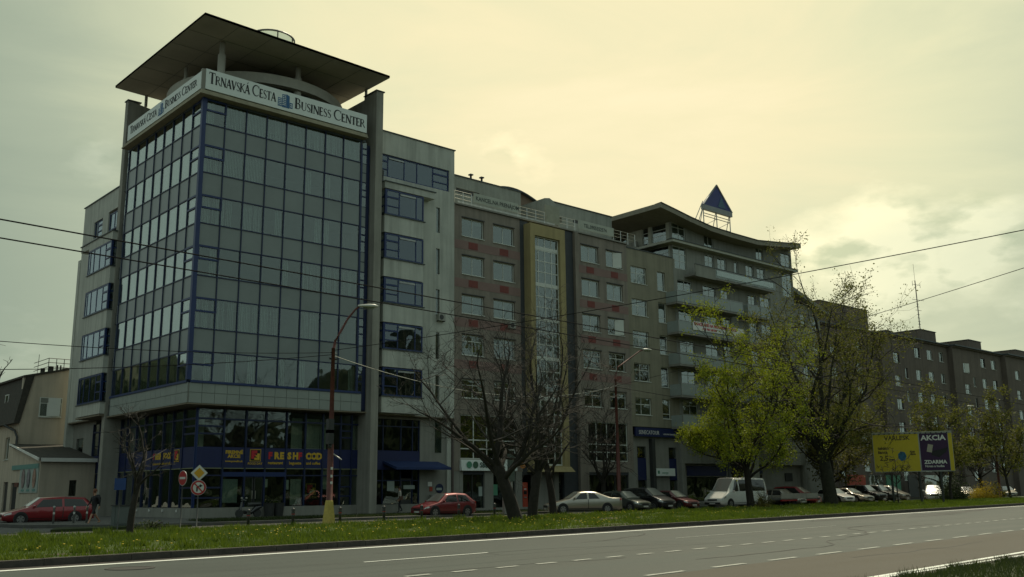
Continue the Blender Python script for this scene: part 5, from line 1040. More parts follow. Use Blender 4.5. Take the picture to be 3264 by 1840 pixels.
for x, y, lb in ((16.2, 53.2, 'grey metal post before the middle of the red estate car'), (17.0, 52.6, 'grey metal post by the rear wheel of the red estate car'), (17.7, 52.8, 'grey metal post beside the walking person')):
    t = thing('metal_post', lb, 'bollard', (x, y, .02), 0, 'grey posts by the side street'); b = MB(); b.lathe((x, y, .02), [(.05, 0), (.05, .85), (.075, .88), (.06, .98), (.02, 1.0)], 10); b.ob('post', metal, t, smooth=True); b = MB(); b.lathe((x, y, .6), [(.053, 0), (.053, .1)], 10); b.ob('white_band', swhite, t)
# plant pots by the door
for x, lb in ((30.0, 'dark plant pot with small shrub right of the cafe door'), (29.35, 'dark plant pot standing close to the cafe door')):
    t = thing('plant_pot', lb, 'plant pot', (x, 55.3, .15)); b = MB(); b.lathe((x, 55.3, .15), [(.26, 0), (.36, .75), (.38, .8), (.33, .8)], 14); b.ob('pot', dmetal, t)
    b = MB()
    for i in range(60): q = Vector((x+random.gauss(0, .14), 55.3+random.gauss(0, .14), 1.05+random.gauss(0, .14))); a = Vector((random.gauss(0, .07), random.gauss(0, .07), .05)); e_ = Vector((random.gauss(0, .05), random.gauss(0, .05), -.03)); b.add([q, q+a, q+e_], [(0, 1, 2)])
    b.ob('foliage', leaf_d, t)
mo = thing('motor_scooter', 'dark scooter with shiny mirrors parked before the cafe door', 'scooter', (27.6, 54.6, .15))
for x in (27.05, 28.2): b = MB(); b.tube([(x, 54.54, .38), (x, 54.66, .38)], .24, 14); b.ob('wheel', dmetal, mo)
b = MB(); b.tube([(27.05, 54.6, .5), (27.2, 54.6, .95), (27.28, 54.6, 1.15)], [.07, .1, .05], 8); b.tube([(27.3, 54.6, .45), (27.8, 54.6, .42), (28.1, 54.6, .65), (28.45, 54.6, .75)], [.1, .12, .16, .08], 8); b.ob('body', mat('scooter_body', (.02, .02, .022), .25, coat=.5), mo, smooth=True)
b = MB(); b.tube([(27.55, 54.6, .88), (28.4, 54.6, .92)], [.12, .1], 8); b.ob('saddle', dmetal, mo); tube('handlebar', [(27.3, 54.3, 1.12), (27.26, 54.6, 1.16), (27.3, 54.9, 1.12)], .03, metal, mo, 6)
for y in (54.3, 54.9): b = MB(); b.lathe((27.32, y, 1.2), [(.02, 0), (.07, .04), (.07, .1), (.02, .13)], 10); b.ob('mirror', steel, mo)

# ------------------------------------------------------------------ billboard
A, Bp = Vector((81.25, 43.15, 0)), Vector((84.1, 37.35, 0)); dr = (Bp-A).normalized(); nr = Vector((-.9, -.437, 0)); byaw = math.atan2(dr.y, dr.x)
BB = thing('billboard', 'wide roadside billboard, yellow poster beside a purple AKCIA ZDARMA poster', 'billboard', tuple(A)); Lb = (Bp-A).length
def bq(name, u0, u1, z0, z1, d0, d1, mt_, parent=BB):
    b = MB(); q = [A+dr*u0, A+dr*u1]; pp = []
    for d in (d0, d1):
        for z in (z0, z1):
            for p in q: pp.append(p+nr*d+Vector((0, 0, z)))
    b.add(pp, [(0,1,3,2), (4,6,7,5), (0,4,5,1), (2,3,7,6), (0,2,6,4), (1,5,7,3)]); return b.ob(name, mt_, parent)
by = mat('poster_yellow', (.60, .46, .03), .7, var=.06); bp = mat('poster_purple', (.045, .016, .06), .7, var=.1)
bq('board', 0, Lb, 2.75, 6.08, -.15, 0, metal); bq('yellow_poster', .05, 3.75, 2.8, 6.0, .01, .03, by); bq('purple_poster', 3.85, 6.1, 2.85, 6.0, .01, .035, bp); bq('yellow_edge', 6.14, Lb-.03, 2.8, 6.0, .01, .03, by); bq('top_rail', 0, Lb, 6.1, 6.17, -.1, .12, resid_l)
for i in range(15): bq('rail_clip', .15+i*.42, .23+i*.42, 5.98, 6.1, .03, .1, dmetal)
Rb = (pi/2, 0, byaw)
def bt(s, u, z, size, mt_, bold=.01, sx=1): p = A+dr*u+nr*.04; return text('lettering', s, size, mt_, BB, (p.x, p.y, z), Rb, bold=bold, sx=sx)
bprint = mat('poster_print', (.05, .035, .02), .7)
bt('VARLESK', 1.0, 5.5, .52, bprint); bt('takáto', .4, 4.7, .36, bprint); bt('šanca', .4, 4.35, .36, bprint); bt('2,5', .5, 3.75, .58, bprint); bt('mes.', 1.25, 3.75, .28, bprint); bt('Klub', 3.0, 4.4, .22, bprint); bt('zľava', 3.0, 4.2, .22, bprint)
bt('AKCIA', 3.98, 5.42, .60, white, .02, 1.1); bt('ZDARMA', 4.1, 3.42, .42, white, .015, 1.02); bt('Notes a hudba', 4.12, 3.12, .27, white, .004, .95)
b = MB(); b.lathe((0, 0, 0), [(.36, 0), (.36, .012)], 7); o = b.ob('printed_figure', mat('print_blue', (.02, .12, .22), .6, var=.4, vs=4), BB, org=(0, 0, 0)); p = A+dr*2.35+nr*.035-A; o.location = (p.x, p.y, 4.1); o.rotation_euler = (pi/2, 0, byaw); o.scale = (1, 1.2, 1)
plate('printed_card', tuple(A+dr*4.6+Vector((0, 0, 4.75))), math.atan2(nr.y, nr.x), [(-.25, -.3), (.15, -.4), (.3, .25), (-.1, .35)], .04, .05, mat('print_pale', (.4, .36, .28), .6), BB); plate('printed_shape', tuple(A+dr*5.3+Vector((0, 0, 4.5))), math.atan2(nr.y, nr.x), [(-.6, -.35), (.0, -.55), (.6, -.1), (.75, .3), (.1, .1), (-.5, -.0)], .04, .05, black, BB)
for u in (1.35, 3.6, 5.3):
    p = A+dr*u-nr*.2; b = MB(); b.tube([(p.x, p.y, .05), (p.x, p.y, 5.8)], .11, 8); b.ob('support_post', dmetal, BB)

# ------------------------------------------------------------------ overhead wires
wire_m = mat('wire_black', (.012, .012, .012), .95, spec=.1, var=0)
def wire(name, label, p, q, sag, r, mt_=wire_m, n_=24):
    P_ = [Vector(p).lerp(Vector(q), i/n_)-Vector((0, 0, 4*sag*(i/n_)*(1-i/n_))) for i in range(n_+1)]
    b = MB(); b.tube(P_, r, 5); o = b.ob(name, mt_, org=tuple(P_[0])); return tag(o, label, 'cable', 'overhead cables above the road')
wire('overhead_wire', 'upper of the two contact wires crossing the left side of the photo', (-14, 15.6, 6.0), (90, 24.4, 6.0), .0, .014)
wire('overhead_wire', 'lower of the two contact wires crossing the left side of the photo', (-14, 16.7, 6.0), (90, 26.4, 6.0), .0, .014)
wire('overhead_wire', 'upper span wire rising to the right edge over the green trees', (23.9, 39.35, 8.1), (31.5, 4.5, 9.4), .3, .015)
wire('overhead_wire', 'lower span wire at the right edge above the panel block', (53.1, 47.8, 9.0), (33.0, 6.5, 9.3), .3, .013)
wire('overhead_wire', 'thin cable across the tile band of the office block to the lamp', (-10, 41.5, 6.0), (23.9, 39.35, 7.9), .9, .015)
wire('overhead_wire', 'pale cable running from the lamp to the right across the bay windows', (23.9, 39.35, 7.85), (53.1, 47.8, 9.0), 1.3, .02, metal)
wire('overhead_wire', 'cable sloping down from the lamp across the tile band', (23.9, 39.35, 8.0), (3.0, 33, 6.3), .3, .013)
wire('overhead_wire', 'thin cable leading from the middle lamp to the right', (53.1, 47.8, 8.9), (118, 47.5, 8.2), .8, .02)

# ------------------------------------------------------------------ trees
def make_tree(name, label, base, h, spread, tr, seed, lean=(0, 0), fork=.25, nlimb=7, lv=(6, 5, 4), droop=0., leaf=None, nleaf=0, lsize=.1, barkm=None, shape='round', upb=.55, twr=.006, group=None, cloud=.35):
    rnd = random.Random(seed); base = Vector(base); t = thing(name, label, 'tree', tuple(base), 0, group)
    tb, bb = MB(), MB(); tips = []
    def grow(p, d, L, r0, r1, nseg, wob, up_, mb, k):
        pts = [p.copy()]; rs = [r0]; d = d.normalized()
        for i in range(nseg):
            d = (d+Vector((rnd.gauss(0, wob), rnd.gauss(0, wob), rnd.gauss(0, wob*.6)+up_))).normalized(); p = p+d*(L/nseg); pts.append(p.copy()); rs.append(r0+(r1-r0)*(i+1)/nseg)
        mb.tube(pts, rs, k, cap=False); return pts, rs, d
    top = Vector((lean[0], lean[1], 1)).normalized()
    Lt = h*fork; pts, rs, d = grow(base-Vector((0, 0, .15)), Vector((lean[0], lean[1], 1)), Lt+.15, tr*1.25, tr*.85, 6, .05, .03, tb, 9)
    tp = pts[-1]
    # leader stems continuing upward
    starts = []
    for j in range(nlimb):
        az = 2*pi*(j+rnd.random()*.6)/nlimb; el = rnd.uniform(.45, 1.15) if shape == 'round' else rnd.uniform(.75, 1.35)
        if j == 0: el = 1.4
        D_ = Vector((cos(az)*cos(el), sin(az)*cos(el), sin(el)))
        Ls = (h-Lt)*(.62+.38*sin(el))*rnd.uniform(.75, 1.0)
        horiz = Ls*cos(el)
        if horiz > spread: Ls *= spread/horiz
        f_ = rnd.uniform(.72, 1.0) if j else 1.0; p0 = pts[int(f_*6)]
        lp, lr, ld = grow(p0, D_, Ls, tr*.46*(1 if j else 1.25), tr*.07, 9, .13, .05, tb, 6); starts.append((lp, lr, Ls))
    for lp, lr, Ls in starts:
        for a in range(lv[0]):
            i = rnd.randint(2, 9); p0 = lp[min(i, 9)]; ax_ = (lp[min(i, 9)]-lp[min(i, 9)-1]).normalized()
            D_ = (ax_*.55+Vector((rnd.gauss(0, 1), rnd.gauss(0, 1), rnd.gauss(.15, .6))).normalized()*.9); L2_ = Ls*rnd.uniform(.28, .5)*(1.15-.5*i/9)
            p2, r2, d2 = grow(p0, D_, L2_, max(lr[min(i, 9)]*.55, twr*3), twr*2, 6, .16, .05-droop, bb, 4)
            for b_ in range(lv[1]):
                i2 = rnd.randint(1, 6); D3 = ((p2[i2]-p2[i2-1]).normalized()*.7+Vector((rnd.gauss(0, 1), rnd.gauss(0, 1), rnd.gauss(.1, .7))).normalized()*.8); L3 = L2_*rnd.uniform(.3, .55)
                p3, r3, d3 = grow(p2[i2], D3, L3, twr*2, twr*1.2, 4, .2, .04-droop, bb, 3)
                for c_ in range(lv[2]):
                    i3 = rnd.randint(1, 4); D4 = ((p3[i3]-p3[i3-1]).normalized()*.8+Vector((rnd.gauss(0, 1), rnd.gauss(0, 1), rnd.gauss(.1, .7))).normalized()*.8); L4 = L3*rnd.uniform(.35, .7)
                    p4, r4, d4 = grow(p3[i3], D4, L4, twr*1.2, twr*.7, 2, .25, .02-droop, bb, 3); tips += p4[1:]
                tips += p3[2:]
    tb.ob('trunk', barkm or bark, t, smooth=True); bb.ob('branches', bark_l, t)['kind'] = 'stuff'
    if leaf is not None and nleaf:
        # leaves sit on clusters along twigs; some twigs stay bare
        tips2 = [q for q in tips if rnd.random() < .8]; rr = np.random.RandomState(seed)
        idx = rr.choice(len(tips2), int(nleaf*.16)); C0 = np.array([tuple(tips2[i]) for i in idx]); rep = rr.randint(0, len(C0), nleaf)
        Cn = C0[rep]+rr.normal(0, cloud, (nleaf, 3)); a = rr.normal(0, 1, (nleaf, 3)); a /= np.linalg.norm(a, axis=1)[:, None]; b2 = np.cross(a, rr.normal(0, 1, (nleaf, 3))); b2 /= np.linalg.norm(b2, axis=1)[:, None]
        s_ = lsize*rr.uniform(.5, 1.3, nleaf)[:, None]; V = np.stack([Cn-a*s_*.5, Cn+b2*s_*.35, Cn+a*s_*.6, Cn-b2*s_*.35], 1).reshape(-1, 3)
        me = bpy.data.meshes.new('leaves'); me.vertices.add(len(V)); me.vertices.foreach_set('co', (V-np.array(base)).reshape(-1)); me.loops.add(len(V)); me.loops.foreach_set('vertex_index', np.arange(len(V))); me.polygons.add(nleaf)
        me.polygons.foreach_set('loop_start', np.arange(0, len(V), 4)); me.polygons.foreach_set('loop_total', np.full(nleaf, 4)); me.update(); me.materials.append(leaf); o = bpy.data.objects.new('leaves', me); reg(o, t, tuple(base)); o['kind'] = 'stuff'
    return t
make_tree('bare_tree', 'small bare tree with a low forked trunk before the left end of the office block', (13.7, 36.2, .13), 5.0, 1.5, .11, 3, fork=.42, nlimb=6, lv=(6, 4, 3), twr=.004)
make_tree('bare_tree', 'big bare tree with a strongly leaning trunk before the bank', (31.2, 34.6, .13), 10.8, 4.8, .28, 11, lean=(-.27, .12), fork=.28, nlimb=9, lv=(9, 7, 4), twr=.0048)
make_tree('bare_tree', 'tall straight bare tree right of the leaning one, before the ochre framed glazing', (35.6, 38.3, .13), 13.0, 4.3, .23, 24, fork=.26, nlimb=9, lv=(9, 7, 4), twr=.0052)
make_tree('bare_tree', 'third bare tree standing behind the other two, left of the silver saloon', (42.5, 43.8, 0), 9.0, 3.2, .20, 35, fork=.36, nlimb=6, lv=(6, 5, 3), twr=.006)
make_tree('bare_tree', 'bare tree behind the parked cars at the red lamp', (54.5, 50.8, .1), 8.8, 4.4, .17, 41, fork=.30, nlimb=8, lv=(7, 6, 3), twr=.0075)
make_tree('linden_tree', 'bright yellow green young leafed tree on the median in front of the van', (60.4, 41.8, .13), 14.0, 4.1, .24, 52, lean=(-.03, 0), fork=.22, nlimb=10, lv=(8, 5, 3), twr=.012, leaf=leaf_y, nleaf=36000, lsize=.125, cloud=.2)
make_tree('poplar_tree', 'tall big tree with thick ivied trunk and sparse olive foliage rising above the roofs', (74.2, 43.5, .13), 21.2, 6.0, .48, 63, lean=(.03, 0), fork=.24, nlimb=12, lv=(9, 6, 3), shape='tall', twr=.009, leaf=leaf_p, nleaf=24000, lsize=.15, barkm=ivy_bark, cloud=.25)
make_tree('willow_tree', 'wide olive green tree with drooping foliage right of the tall ivied tree', (83.5, 49.0, .1), 15.0, 6.0, .22, 74, fork=.32, nlimb=9, lv=(7, 6, 3), droop=.06, twr=.010, leaf=leaf_p, nleaf=30000, lsize=.16, cloud=.35)
make_tree('street_tree', 'slim young yellow green tree right behind the billboard', (98.0, 44.2, .13), 11.5, 2.8, .13, 85, fork=.28, nlimb=8, lv=(6, 4, 3), shape='tall', twr=.010, leaf=leaf_p, nleaf=8000, lsize=.20, cloud=.28)
make_tree('street_tree', 'slim young yellow green tree near the right edge of the photo', (116.0, 45.6, .13), 12.8, 3.0, .13, 96, fork=.28, nlimb=8, lv=(6, 4, 3), shape='tall', twr=.010, leaf=leaf_p, nleaf=6500, lsize=.22, cloud=.3)
make_tree('bare_tree', 'bare spreading tree between the two slim trees, before the panel block', (110, 50.5, .1), 9.0, 5.0, .2, 107, fork=.3, nlimb=8, lv=(7, 6, 4), twr=.016)
make_tree('bare_tree', 'bare dark tree behind the white van, against the balcony building', (74.0, 52.5, .1), 9.5, 4.4, .22, 118, fork=.36, nlimb=8, lv=(7, 6, 4), twr=.014)
make_tree('young_tree', 'thin sapling standing before the yellow poster of the billboard', (78.6, 39.9, .13), 4.9, 1.3, .05, 129, fork=.5, nlimb=6, lv=(5, 4, 2), twr=.008)
make_tree('bare_tree', 'bare tree at the far right edge behind the slim tree', (124, 52, .1), 9.5, 4.5, .2, 131, fork=.3, nlimb=7, lv=(7, 5, 4), twr=.016)
make_tree('bare_tree', 'bare tree outside the left edge whose twigs reach into the photo', (6.7, 39.5, .13), 10.0, 3.2, .22, 142, fork=.4, nlimb=8, lv=(7, 6, 4), twr=.009)
make_tree('bare_tree', 'bare dark tree behind the billboard against the panel block', (93, 54.5, .1), 8.5, 4.2, .2, 153, fork=.3, nlimb=8, lv=(7, 5, 4), twr=.015, leaf=leaf_o, nleaf=4000, lsize=.24)
def shrub(name, label, c, r, h, n_, leaf, ls, stems=8):
    t = thing(name, label, 'shrub', c); rr = np.random.RandomState(int(c[0]*7)); b = MB(); V = []
    for i in range(stems): a = rr.uniform(0, 2*pi); b.tube([(c[0], c[1], c[2]), (c[0]+cos(a)*r*.3, c[1]+sin(a)*r*.3, c[2]+h*.5), (c[0]+cos(a)*r*.7, c[1]+sin(a)*r*.7, c[2]+h*rr.uniform(.7, .95))], [.03, .02, .008], 4)
    b.ob('stems', bark_l, t); cl = rr.normal(0, 1, (60, 3)); cl /= np.linalg.norm(cl, axis=1)[:, None]; cl *= rr.uniform(.3, 1, (60, 1))
    P_ = cl[rr.randint(0, 60, n_)]+rr.normal(0, .16, (n_, 3)); P_[:, 2] = np.abs(P_[:, 2]*.95+.15); b = MB()
    P_ = P_*np.array([r, r, h*.8])+np.array(c)
    a = rr.normal(0, 1, (n_, 3))*ls; e_ = rr.normal(0, 1, (n_, 3))*ls*.6
    for i in range(n_): b.v += [tuple(P_[i]), tuple(P_[i]+a[i]), tuple(P_[i]+e_[i])]; b.f.append((3*i, 3*i+1, 3*i+2)); b.m.append(0)
    b.ob('foliage', leaf, t); return t
shrub('evergreen_shrub', 'large rounded dark shrub right of the billboard', (100.5, 45.0, .13), 1.7, 3.0, 5000, leaf_d, .10)
shrub('forsythia', 'yellow flowering forsythia near the right edge', (110.5, 46.0, .13), 1.9, 2.0, 3500, leaf_f, .09)
shrub('low_shrub', 'small brownish green shrub right of the trunk of the bright tree', (62.3, 42.0, .13), .7, 1.5, 900, leaf_o, .06)
shrub('low_shrub', 'low shrub at the foot of the bright yellow green tree', (60.7, 41.2, .13), .8, .65, 900, leaf_o, .06)
shrub('low_shrub', 'low tuft of weeds behind the small bare tree', (16.2, 40.5, .1), .7, .4, 600, g_shade, .06)

# ------------------------------------------------------------------ cars
def paint(nm, c, metal=.3, rough=.28): return mat(nm, c, rough, metal=metal, var=.05, vs=2, coat=1.0)
tyre = mat('tyre', (.018, .018, .018), .9); rimm = mat('alloy_rim', (.30, .30, .29), .35, metal=.8); plas = mat('black_plastic', (.02, .02, .02), .6); lampm = mat('headlight_lens', (.55, .56, .52), .08, metal=.3, coat=1, var=0); tailm = mat('tail_lens', (.30, .02, .015), .15, coat=1, var=0)
carglass = glass('car_glass', (.10, .11, .10), .16, clear=.9, wob=0); interm = mat('car_interior', (.02, .02, .02), .9); platem = mat('number_plate', (.55, .56, .52), .5)
SH = {  # L, W, half profile: x from front(0) to rear(1): bottom, belt/hood height, roof height ; cowl, roof start, roof end, tail
 'hatch': dict(L=3.95, W=1.66, H=1.43, cowl=.26, rs=.44, re=.84, tail=.985, hood=(.62, .88), deck=.95, wb=(.19, .81)),
 'estate': dict(L=4.6, W=1.76, H=1.47, cowl=.25, rs=.40, re=.90, tail=.99, hood=(.62, .92), deck=.98, wb=(.185, .78)),
 'sedan': dict(L=4.98, W=1.84, H=1.44, cowl=.27, rs=.42, re=.66, tail=.86, hood=(.62, .92), deck=1.02, wb=(.19, .79)),
 'mpv': dict(L=4.3, W=1.78, H=1.64, cowl=.20, rs=.40, re=.88, tail=.985, hood=(.72, 1.02), deck=1.05, wb=(.19, .81)),
 'suv': dict(L=4.6, W=1.85, H=1.72, cowl=.25, rs=.38, re=.90, tail=.985, hood=(.82, 1.08), deck=1.1, wb=(.19, .80)),
 'van': dict(L=6.2, W=1.95, H=2.35, cowl=.14, rs=.30, re=.965, tail=.995, hood=(.80, 1.20), deck=1.25, wb=(.17, .80))}
def car(name, label, kind, pm, loc, rz, group=None, plate_=True, cat='car'):
    s = SH[kind]; Lc, Wc, H = s['L'], s['W'], s['H']; t = thing(name, label, cat, (0, 0, 0), 0, group)
    gl = .18 if kind != 'van' else .24; hw = Wc/2
    def roofz(u):   # silhouette height
        h0, h1 = s['hood']; xs = [0, .03, s['cowl'], s['rs'], (s['rs']+s['re'])/2, s['re'], s['tail'], 1]; zs = [h0-.06, h0+.04, h1, H-.04, H, H-.05, s['deck'], s['deck']-.10 if kind != 'sedan' else s['deck']-.04]
        if kind == 'sedan': xs[-1:] = [.975, 1]; zs[-1:] = [s['deck']-.02, s['deck']-.12]
        return float(np.interp(u, xs, zs))
    def belt(u): h0, h1 = s['hood']; return float(np.interp(u, [0, .03, s['cowl'], 1], [h0-.10, h0-.01, h1-.03, s['deck']-.06]))
    def wid(u): return hw*float(np.interp(u, [0, .03, .12, .5, .9, .98, 1], [.80, .90, .975, 1, .97, .92, .86]))
    def bot(u): return gl+float(np.interp(u, [0, .06, .94, 1], [.10, 0, 0, .10]))
    NU, us = 40, [i/40 for i in range(41)]
    def sec(u):
        w, zb, zt, z0 = wid(u), belt(u), max(roofz(u), belt(u)+.02), bot(u); cab = max(0, zt-zb-.05); inn = min(.20 if kind != 'van' else .10, cab*.36); X = Lc/2-u*Lc
        pts = [(0, z0), (w*.86, z0), (w*.97, z0+.10), (w, z0+(zb-z0)*.45), (w*.99, z0+(zb-z0)*.8), (w*.965, zb), (w*.955-inn*.45, zb+(zt-zb)*.45), (w*.93-inn, zt-.07 if cab > .1 else zb+(zt-zb)*.6), (w*.80-inn, zt-.01 if cab > .1 else zt-.004), (w*.4, zt+.012), (0, zt+.018)]
        return [(X, y, z) for y, z in pts]+[(X, -y, z) for y, z in pts[-2:0:-1]]
    b = MB(); R = [sec(u) for u in us]; n_ = len(R[0])
    for q in R: b.v += q
    for i in range(NU):
        for j in range(n_): b.f.append((i*n_+j, (i+1)*n_+j, (i+1)*n_+(j+1) % n_, i*n_+(j+1) % n_)); b.m.append(0)
    b.f += [tuple(range(n_)), tuple(range(NU*n_, NU*n_+n_))[::-1]]; b.m += [0, 0]
    body = b.ob('body', pm, t, smooth=True)
    def sp(u, v, off=.012):     # point on section: v counts along half section 0..10
        q = sec(u); i = int(min(abs(v), 9.999)); f_ = abs(v)-i; a, e_ = Vector(q[i]), Vector(q[i+1]); p = a.lerp(e_, f_); d = (e_-a); nn = Vector((0, d.z, -d.y)).normalized()
        p = p+nn*off
        if v < 0: p.y = -p.y
        return p
    def patch(nme, u0, u1, v0, v1, mt_, off=.012, nu=6, nv=3, u0b=None, u1b=None, parent=t):
        b = MB(); k = 0
        for i in range(nu+1):
            for j in range(nv+1):
                g_ = j/nv; a0 = u0+((u0b if u0b is not None else u0)-u0)*g_; a1 = u1+((u1b if u1b is not None else u1)-u1)*g_; u = a0+(a1-a0)*i/nu; b.v.append(tuple(sp(u, v0+(v1-v0)*g_, off)))
        for i in range(nu):
            for j in range(nv): b.f.append((i*(nv+1)+j, (i+1)*(nv+1)+j, (i+1)*(nv+1)+j+1, i*(nv+1)+j+1)); b.m.append(0)
        return b.ob(nme, mt_, parent, smooth=True)
    def wrap(nme, u0, u1, mt_, w0=.9):  # windscreen across the top
        b = MB(); nu, nv = 6, 8
        for i in range(nu+1):
            u = u0+(u1-u0)*i/nu; e_ = sp(u, 8, .02); hwid = e_.y*1.0
            for j in range(nv+1): y = -hwid+2*hwid*j/nv; z = sp(u, 10, .02).z-(sp(u, 10, .02).z-e_.z)*(abs(y)/hwid)**2; b.v.append((e_.x, y, z))
        for i in range(nu):
            for j in range(nv): b.f.append((i*(nv+1)+j, (i+1)*(nv+1)+j, (i+1)*(nv+1)+j+1, i*(nv+1)+j+1)); b.m.append(0)
        return b.ob(nme, mt_, t, smooth=True)
    cg = MATS['dark_car_glass']
    wrap('windscreen', s['cowl']+.015, s['rs']-.005, MATS['windscreen_glass'])
    if kind != 'van': wrap('rear_window', s['re']+.02, s['tail']-.02 if kind != 'sedan' else s['tail']-.01, cg)
    span = (s['rs']+.035, s['re']-.01); mid = (span[0]+span[1])/2+(-.02)
    for sg_ in (1, -1):
        if kind == 'van':
            for a, e_, a2, e2 in ((.215, .345, .30, .345), (.37, .60, .37, .60), (.62, .93, .62, .93)): patch('side_window', a, e_, 5.25*sg_, 6.85*sg_, cg, u0b=a2, u1b=e2, nv=2)
        else:
            patch('side_window', s['cowl']+.07, mid-.012, 5.12*sg_, 6.8*sg_, cg, u0b=s['rs']+.02, u1b=mid-.012); patch('side_window', mid+.012, s['re']+.03, 5.12*sg_, 6.8*sg_, cg, u0b=mid+.012, u1b=s['re']-.035)
        patch('headlight', .012, .085, 4.0*sg_, 4.95*sg_, lampm, .014, 4, 2); patch('tail_light', .965, .995, 4.1*sg_, 5.6*sg_, tailm, .014, 2, 3)
        patch('door_seam', mid-.004, mid+.004, 2.2*sg_, 5*sg_, plas, .006, 1, 3); patch('sill_trim', .12, .92, 1.6*sg_, 2.3*sg_, plas, .01, 6, 1)
        b = MB(); m0 = sp(s['cowl']+.075, 5.2*sg_, .03); b.tube([m0, m0+Vector((.02, sg_*.10, .05)), m0+Vector((-.02, sg_*.22, .06))], [.03, .075, .05], 8); b.ob('mirror', pm, t, smooth=True)
        for u in s['wb']:
            X = Lc/2-u*Lc; r = .31 if kind not in ('suv', 'van') else .345; yo = wid(u)*sg_
            b = MB(); b.tube([(X, yo-sg_*.10, r+.03), (X, yo+sg_*.004, r+.03)], r+.055, 24); b.ob('wheel_arch', plas, t)
            b = MB(); b.tube([(X, yo-sg_*.18, r), (X, yo+sg_*.012, r)], r, 22); wh = b.ob('wheel', tyre, t)
            b = MB(); b.tube([(X, yo-sg_*.02, r), (X, yo+sg_*.018, r)], r*.62, 18); b.ob('rim', rimm, wh)
            b = MB()
            for k in range(5): a = 2*pi*k/5+.3; b.prism([(X+cos(a-.22)*r*.55, yo+sg_*.019, r+sin(a-.22)*r*.55), (X+cos(a+.22)*r*.55, yo+sg_*.019, r+sin(a+.22)*r*.55), (X+cos(a)*r*.2, yo+sg_*.019, r+sin(a)*r*.2)], (0, sg_*.003, 0))
            b.ob('spoke_gap', plas, wh)
    h0 = s['hood'][0]
    b = MB(); b.box(Lc/2-.03, Lc/2+.012, -hw*.45, hw*.45, h0-.20, h0-.08); b.ob('grille', plas, t); b = MB(); b.box(Lc/2-.10, Lc/2+.035, -hw*.74, hw*.74, gl+.08, gl+.24); b.ob('bumper', pm if kind != 'van' else plas, t); b = MB(); b.box(-Lc/2-.03, -Lc/2+.1, -hw*.80, hw*.80, gl+.10, gl+.28); b.ob('bumper', pm if kind != 'van' else plas, t)
    b = MB(); b.box(Lc/2+.036, Lc/2+.045, -.26, .26, gl+.11, gl+.21); b.ob('number_plate', platem, t); b = MB(); b.box(-Lc/2-.045, -Lc/2-.031, -.26, .26, gl+.30, gl+.40); b.ob('number_plate', platem, t)
    t.location = loc; t.rotation_euler = (0, 0, rz); WL[t.name] = tuple(loc); return t
def cg_mat():
    M = bpy.data.materials.new('dark_car_glass'); M.use_nodes = True; b = M.node_tree.nodes['Principled BSDF']; b.inputs['Base Color'].default_value = (.02, .022, .02, 1); b.inputs['Roughness'].default_value = .035; b.inputs['IOR'].default_value = 1.5; b.inputs['Coat Weight'].default_value = .3; MATS['dark_car_glass'] = M
    M2 = M.copy(); M2.name = 'windscreen_glass'; b = M2.node_tree.nodes['Principled BSDF']; b.inputs['IOR'].default_value = 2.6; b.inputs['Coat Weight'].default_value = 1; b.inputs['Coat IOR'].default_value = 2.4; b.inputs['Coat Roughness'].default_value = .12; b.inputs['Roughness'].default_value = .3; b.inputs['Base Color'].default_value = (.10, .105, .10, 1); MATS['windscreen_glass'] = M2
cg_mat()
red1, red2, dred = paint('red_paint', (.26, .012, .018)), paint('faded_red_paint', (.20, .018, .022), rough=.4), paint('dark_red_paint', (.10, .008, .012))
silver, silver2, blk_, wht, bronze = paint('silver_paint', (.40, .37, .31), .75, .3), paint('grey_green_paint', (.12, .13, .11), .6), paint('black_paint', (.012, .012, .014)), paint('white_car_paint', (.78, .78, .74), 0), paint('gunmetal_paint', (.05, .05, .045), .6)
H_ = pi
car('estate_car', 'red estate car parked on the side street at the left', 'estate', red1, (17.2, 57.8, 0), H_-.06)
car('hatchback_car', 'older red hatchback standing before the bank', 'hatch', red2, (37.3, 48.1, 0), H_-.02)
car('saloon_car', 'silver saloon parked at an angle behind the median', 'sedan', silver, (46.9, 45.6, 0), H_-.52)
PG = 'cars parked side by side behind the median'
for nm, lb, kd, pm, x in (('hatchback_car', 'grey green hatchback parked between the silver saloon and the dark people carrier', 'hatch', silver2, 53.3), ('people_carrier', 'dark people carrier with shining bonnet parked left of the small dark red car', 'mpv', blk_, 56.0), ('hatchback_car', 'small dark red car parked next to the white van', 'hatch', dred, 58.8)):
    car(nm, lb, kd, pm, (x, 45.7+SH[kd]['L']/2, 0), -pi/2+.04, PG)
car('minibus', 'white high roofed minibus partly hidden by the bright tree trunk', 'van', wht, (65.0, 46.3, 0), H_, None, cat='van')
car('hatchback_car', 'silver hatchback with glaring windscreen behind the flat trailer', 'hatch', silver, (74.9, 48.6, 0), -pi/2+.1, PG)
car('estate_car', 'red car left of the thick ivied trunk', 'mpv', red1, (77.6, 49.0, 0), -pi/2+.15, PG)
car('hatchback_car', 'white hatchback right of the thick ivied trunk', 'hatch', wht, (87.0, 50.6, 0), -pi/2-.25, PG)
car('saloon_car', 'silver car second to the right of the thick ivied trunk', 'sedan', silver, (90.8, 51.3, 0), -pi/2-.1, PG)
car('off_road_car', 'black off-road car parked under the left half of the billboard', 'suv', blk_, (94.3, 51.6, 0), -pi/2, PG)
car('off_road_car', 'gunmetal off-road car parked right of the black one', 'suv', bronze, (97.8, 52.0, 0), -pi/2, PG)
car('estate_car', 'silver car beside the gunmetal off-road car', 'mpv', silver, (101.5, 52.6, 0), -pi/2, PG)
car('people_carrier', 'white people carrier parked below the purple poster', 'mpv', wht, (103.5, 48.6, 0), H_+.5, PG)
